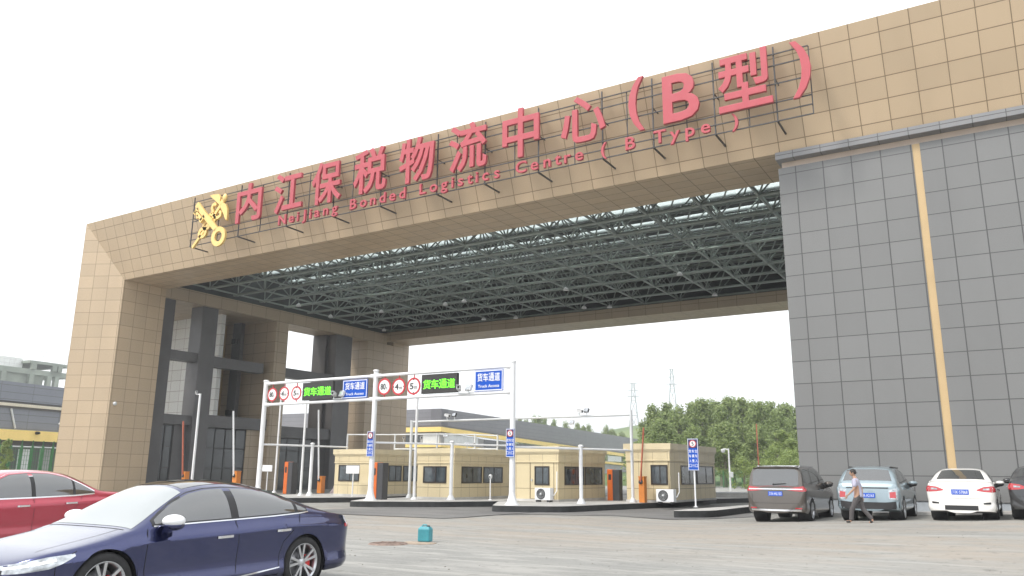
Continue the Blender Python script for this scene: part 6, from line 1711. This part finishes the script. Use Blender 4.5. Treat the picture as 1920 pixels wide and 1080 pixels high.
M['bark'] = mat("pale_bark", (0.20, 0.17, 0.13), .9, 0, .3, 3)
def tree_mesh(seed, H, W, nclump, nleaf, leaf, trunk_frac=.3, conical=.5):
    rnd = random.Random(seed); tr = MB(); cr = MB()
    lean = rnd.uniform(-.04, .04) * H
    pts = [(0, 0, 0), (lean * .3, 0, H * .35), (lean, rnd.uniform(-.02, .02) * H, H * .85)]
    tr.tube(pts[0], pts[1], H * .022, 7, H * .016); tr.tube(pts[1], pts[2], H * .016, 7, H * .004)
    for k in range(nclump):
        t = rnd.random() ** .8; z = H * (trunk_frac + (1 - trunk_frac) * t * .96)
        env = (math.sin(PI * min(1, (.18 + .82 * t) ** (.75 + conical * .35))) ** .6) if t < .98 else .15
        env *= (1 - conical * .45 * t)
        a = rnd.uniform(0, 2 * PI); rr = W / 2 * env * math.sqrt(rnd.uniform(.05, 1))
        c = Vector((lean * z / H + rr * math.cos(a), rr * math.sin(a), z)); cs_ = W * rnd.uniform(.10, .19)
        if rnd.random() < .4: tr.tube((lean * z / H * .8, 0, z - H * .12), c, H * .006, 5, H * .002)
        for _ in range(nleaf):
            d = Vector((rnd.gauss(0, 1), rnd.gauss(0, 1), rnd.gauss(0, .75))); d.normalize(); p = c + d * cs_ * (rnd.random() ** .45)
            nn = (d + Vector((rnd.gauss(0, .6), rnd.gauss(0, .6), rnd.gauss(.3, .6)))).normalized(); u = nn.orthogonal().normalized(); v = nn.cross(u); s = leaf * rnd.uniform(.6, 1.35)
            ang = rnd.uniform(0, PI); u, v = u * math.cos(ang) + v * math.sin(ang), v * math.cos(ang) - u * math.sin(ang)
            cr.add([p - u * s, p + v * s * .5, p + u * s, p - v * s * .5], [(0, 1, 2, 3)])
    return tr, cr
PROT = {}
def tree_proto(key, seed, H, W, nclump, nleaf, leaf, mleaf, **kw):
    tr, cr = tree_mesh(seed, H, W, nclump, nleaf, leaf, **kw); PROT[key] = (tr, cr, H, M[mleaf])
def plant_tree(key, P, height, label, name="tree", group=None, wide=1.0):
    tr, cr, H, ml = PROT[key][:4]
    r_ = thing(name, label, "tree", (P[0], P[1], P[2] if len(P) > 2 else 0), random.uniform(0, 6.28), group)
    s = height / H; r_.scale = (s * wide, s * wide, s)
    if len(PROT[key]) == 4:
        a = tr.build("trunk", M['bark'], r_); b = cr.build("crown", ml, r_, fix=False); PROT[key] = PROT[key] + (a.data, b.data)
    else:
        for nm, me in (("trunk", PROT[key][4]), ("crown", PROT[key][5])):
            o = bpy.data.objects.new(nm, me); COL.objects.link(o); o.parent = r_
    return r_
tree_proto('a', 1, 12, 6.5, 70, 70, .22, 'leaf', trunk_frac=.22, conical=.75)
tree_proto('b', 2, 12, 5.2, 60, 70, .22, 'leaf', trunk_frac=.25, conical=.8)
tree_proto('c', 3, 12, 7.2, 75, 70, .22, 'leaf', trunk_frac=.18, conical=.55)
tree_proto('d', 5, 12, 5.0, 50, 60, .26, 'leaf2', trunk_frac=.2, conical=.7)
tree_proto('e', 8, 4, 4.4, 40, 55, .12, 'leaf2', trunk_frac=.05, conical=.1)
# the wood right of the booths: (px, top y, distance, kind)
WOOD = [(1216, 803, 118, 'c'), (1231, 762, 128, 'a'), (1252, 756, 132, 'b'), (1272, 764, 121, 'a'), (1296, 757, 130, 'b'), (1318, 751, 126, 'c'), (1337, 753, 134, 'a'), (1352, 761, 120, 'b'), (1376, 748, 131, 'c'),
        (1393, 748, 127, 'b'), (1412, 755, 135, 'a'), (1432, 757, 122, 'c'), (1446, 754, 133, 'b'), (1463, 772, 119, 'a'), (1481, 760, 130, 'c'), (1500, 765, 124, 'b'), (1240, 790, 110, 'c'), (1300, 800, 108, 'a'), (1360, 795, 109, 'c'), (1420, 800, 107, 'a'), (1470, 805, 104, 'd'), (1488, 822, 100, 'd')]
rank = ["leftmost", "second", "third", "fourth", "fifth", "sixth", "seventh", "eighth", "ninth", "tenth", "eleventh", "twelfth", "thirteenth", "fourteenth", "fifteenth", "sixteenth", "seventeenth", "eighteenth", "nineteenth", "twentieth", "twenty-first", "twenty-second"]
order = sorted(range(len(WOOD)), key=lambda i: WOOD[i][0])
for i, (px_, ty, dist, key) in enumerate(WOOD):
    u = Vector((ray(px_, 880).x, ray(px_, 880).y, 0)).normalized() * dist
    h_ = hz(u, ty); rk = order.index(i); kind = {'a': "broad", 'b': "narrow pointed", 'c': "wide round", 'd': "light green bushy"}[key]
    plant_tree(key, (u.x, u.y, 0), h_, "%s tree in the wood left of the grey hall, %s from the left" % (kind, rank[rk]), group="trees of the wood left of the grey hall", wide=1.0 if h_ > 9 else 1.35)
# far row over the warehouse roof
FAR = [(972, 784, 'b'), (988, 788, 'b'), (1001, 782, 'a'), (1012, 781, 'b'), (1024, 785, 'b'), (1041, 788, 'b'), (1061, 793, 'a'), (1084, 794, 'b'), (1095, 797, 'd'), (1105, 798, 'a'), (1136, 800, 'a'), (1148, 806, 'c'), (1168, 812, 'c')]
for i, (px_, ty, key) in enumerate(FAR):
    u = Vector((ray(px_, 880).x, ray(px_, 880).y, 0)).normalized() * 245
    plant_tree(key, (u.x, u.y, 0), hz(u, ty), "distant rounded tree over the slate warehouse roof, %s from the left" % rank[i], group="far trees over the warehouse roof", wide=.62)
# sapling at the left edge and shrubs at the foot of the wood
plant_tree('d', (L_tree[0], L_tree[1], 0), hz(L_tree, 822), "thin light-leaved young tree at the left edge by the green fence", wide=.8)
for i, (px_, ty, dist) in enumerate(((1460, 838, 96), (1484, 845, 92), (1215, 825, 112), (1395, 858, 98))):
    u = Vector((ray(px_, 880).x, ray(px_, 880).y, 0)).normalized() * dist
    r_ = plant_tree('e', (u.x, u.y, 0), hz(u, ty), ["light green shrub at the foot of the wood, a little left of the hall corner", "light green shrub touching the hall corner", "shrub between the two right-hand booth roofs at the wood's left end", "low shrub above the van roof at the foot of the wood"][i], name="shrub", group="shrubs at the foot of the wood"); r_['category'] = "shrub"

# ------------------------------------------------------------------ hazy air
def haze():
    q = MB(); q.box(-1650, 1650, -360, 2350, -2.0, 95.0); o = q.build("haze", None)
    m = bpy.data.materials.new("hazy_air"); m.use_nodes = True; n = m.node_tree; n.nodes.clear()
    out = n.nodes.new("ShaderNodeOutputMaterial"); v = n.nodes.new("ShaderNodeVolumePrincipled")
    v.inputs["Color"].default_value = (0.93, 0.96, 0.98, 1); v.inputs["Density"].default_value = 0.0009; v.inputs["Anisotropy"].default_value = 0.2
    n.links.new(v.outputs[0], out.inputs["Volume"]); o.data.materials.append(m); stuff(o)
haze()
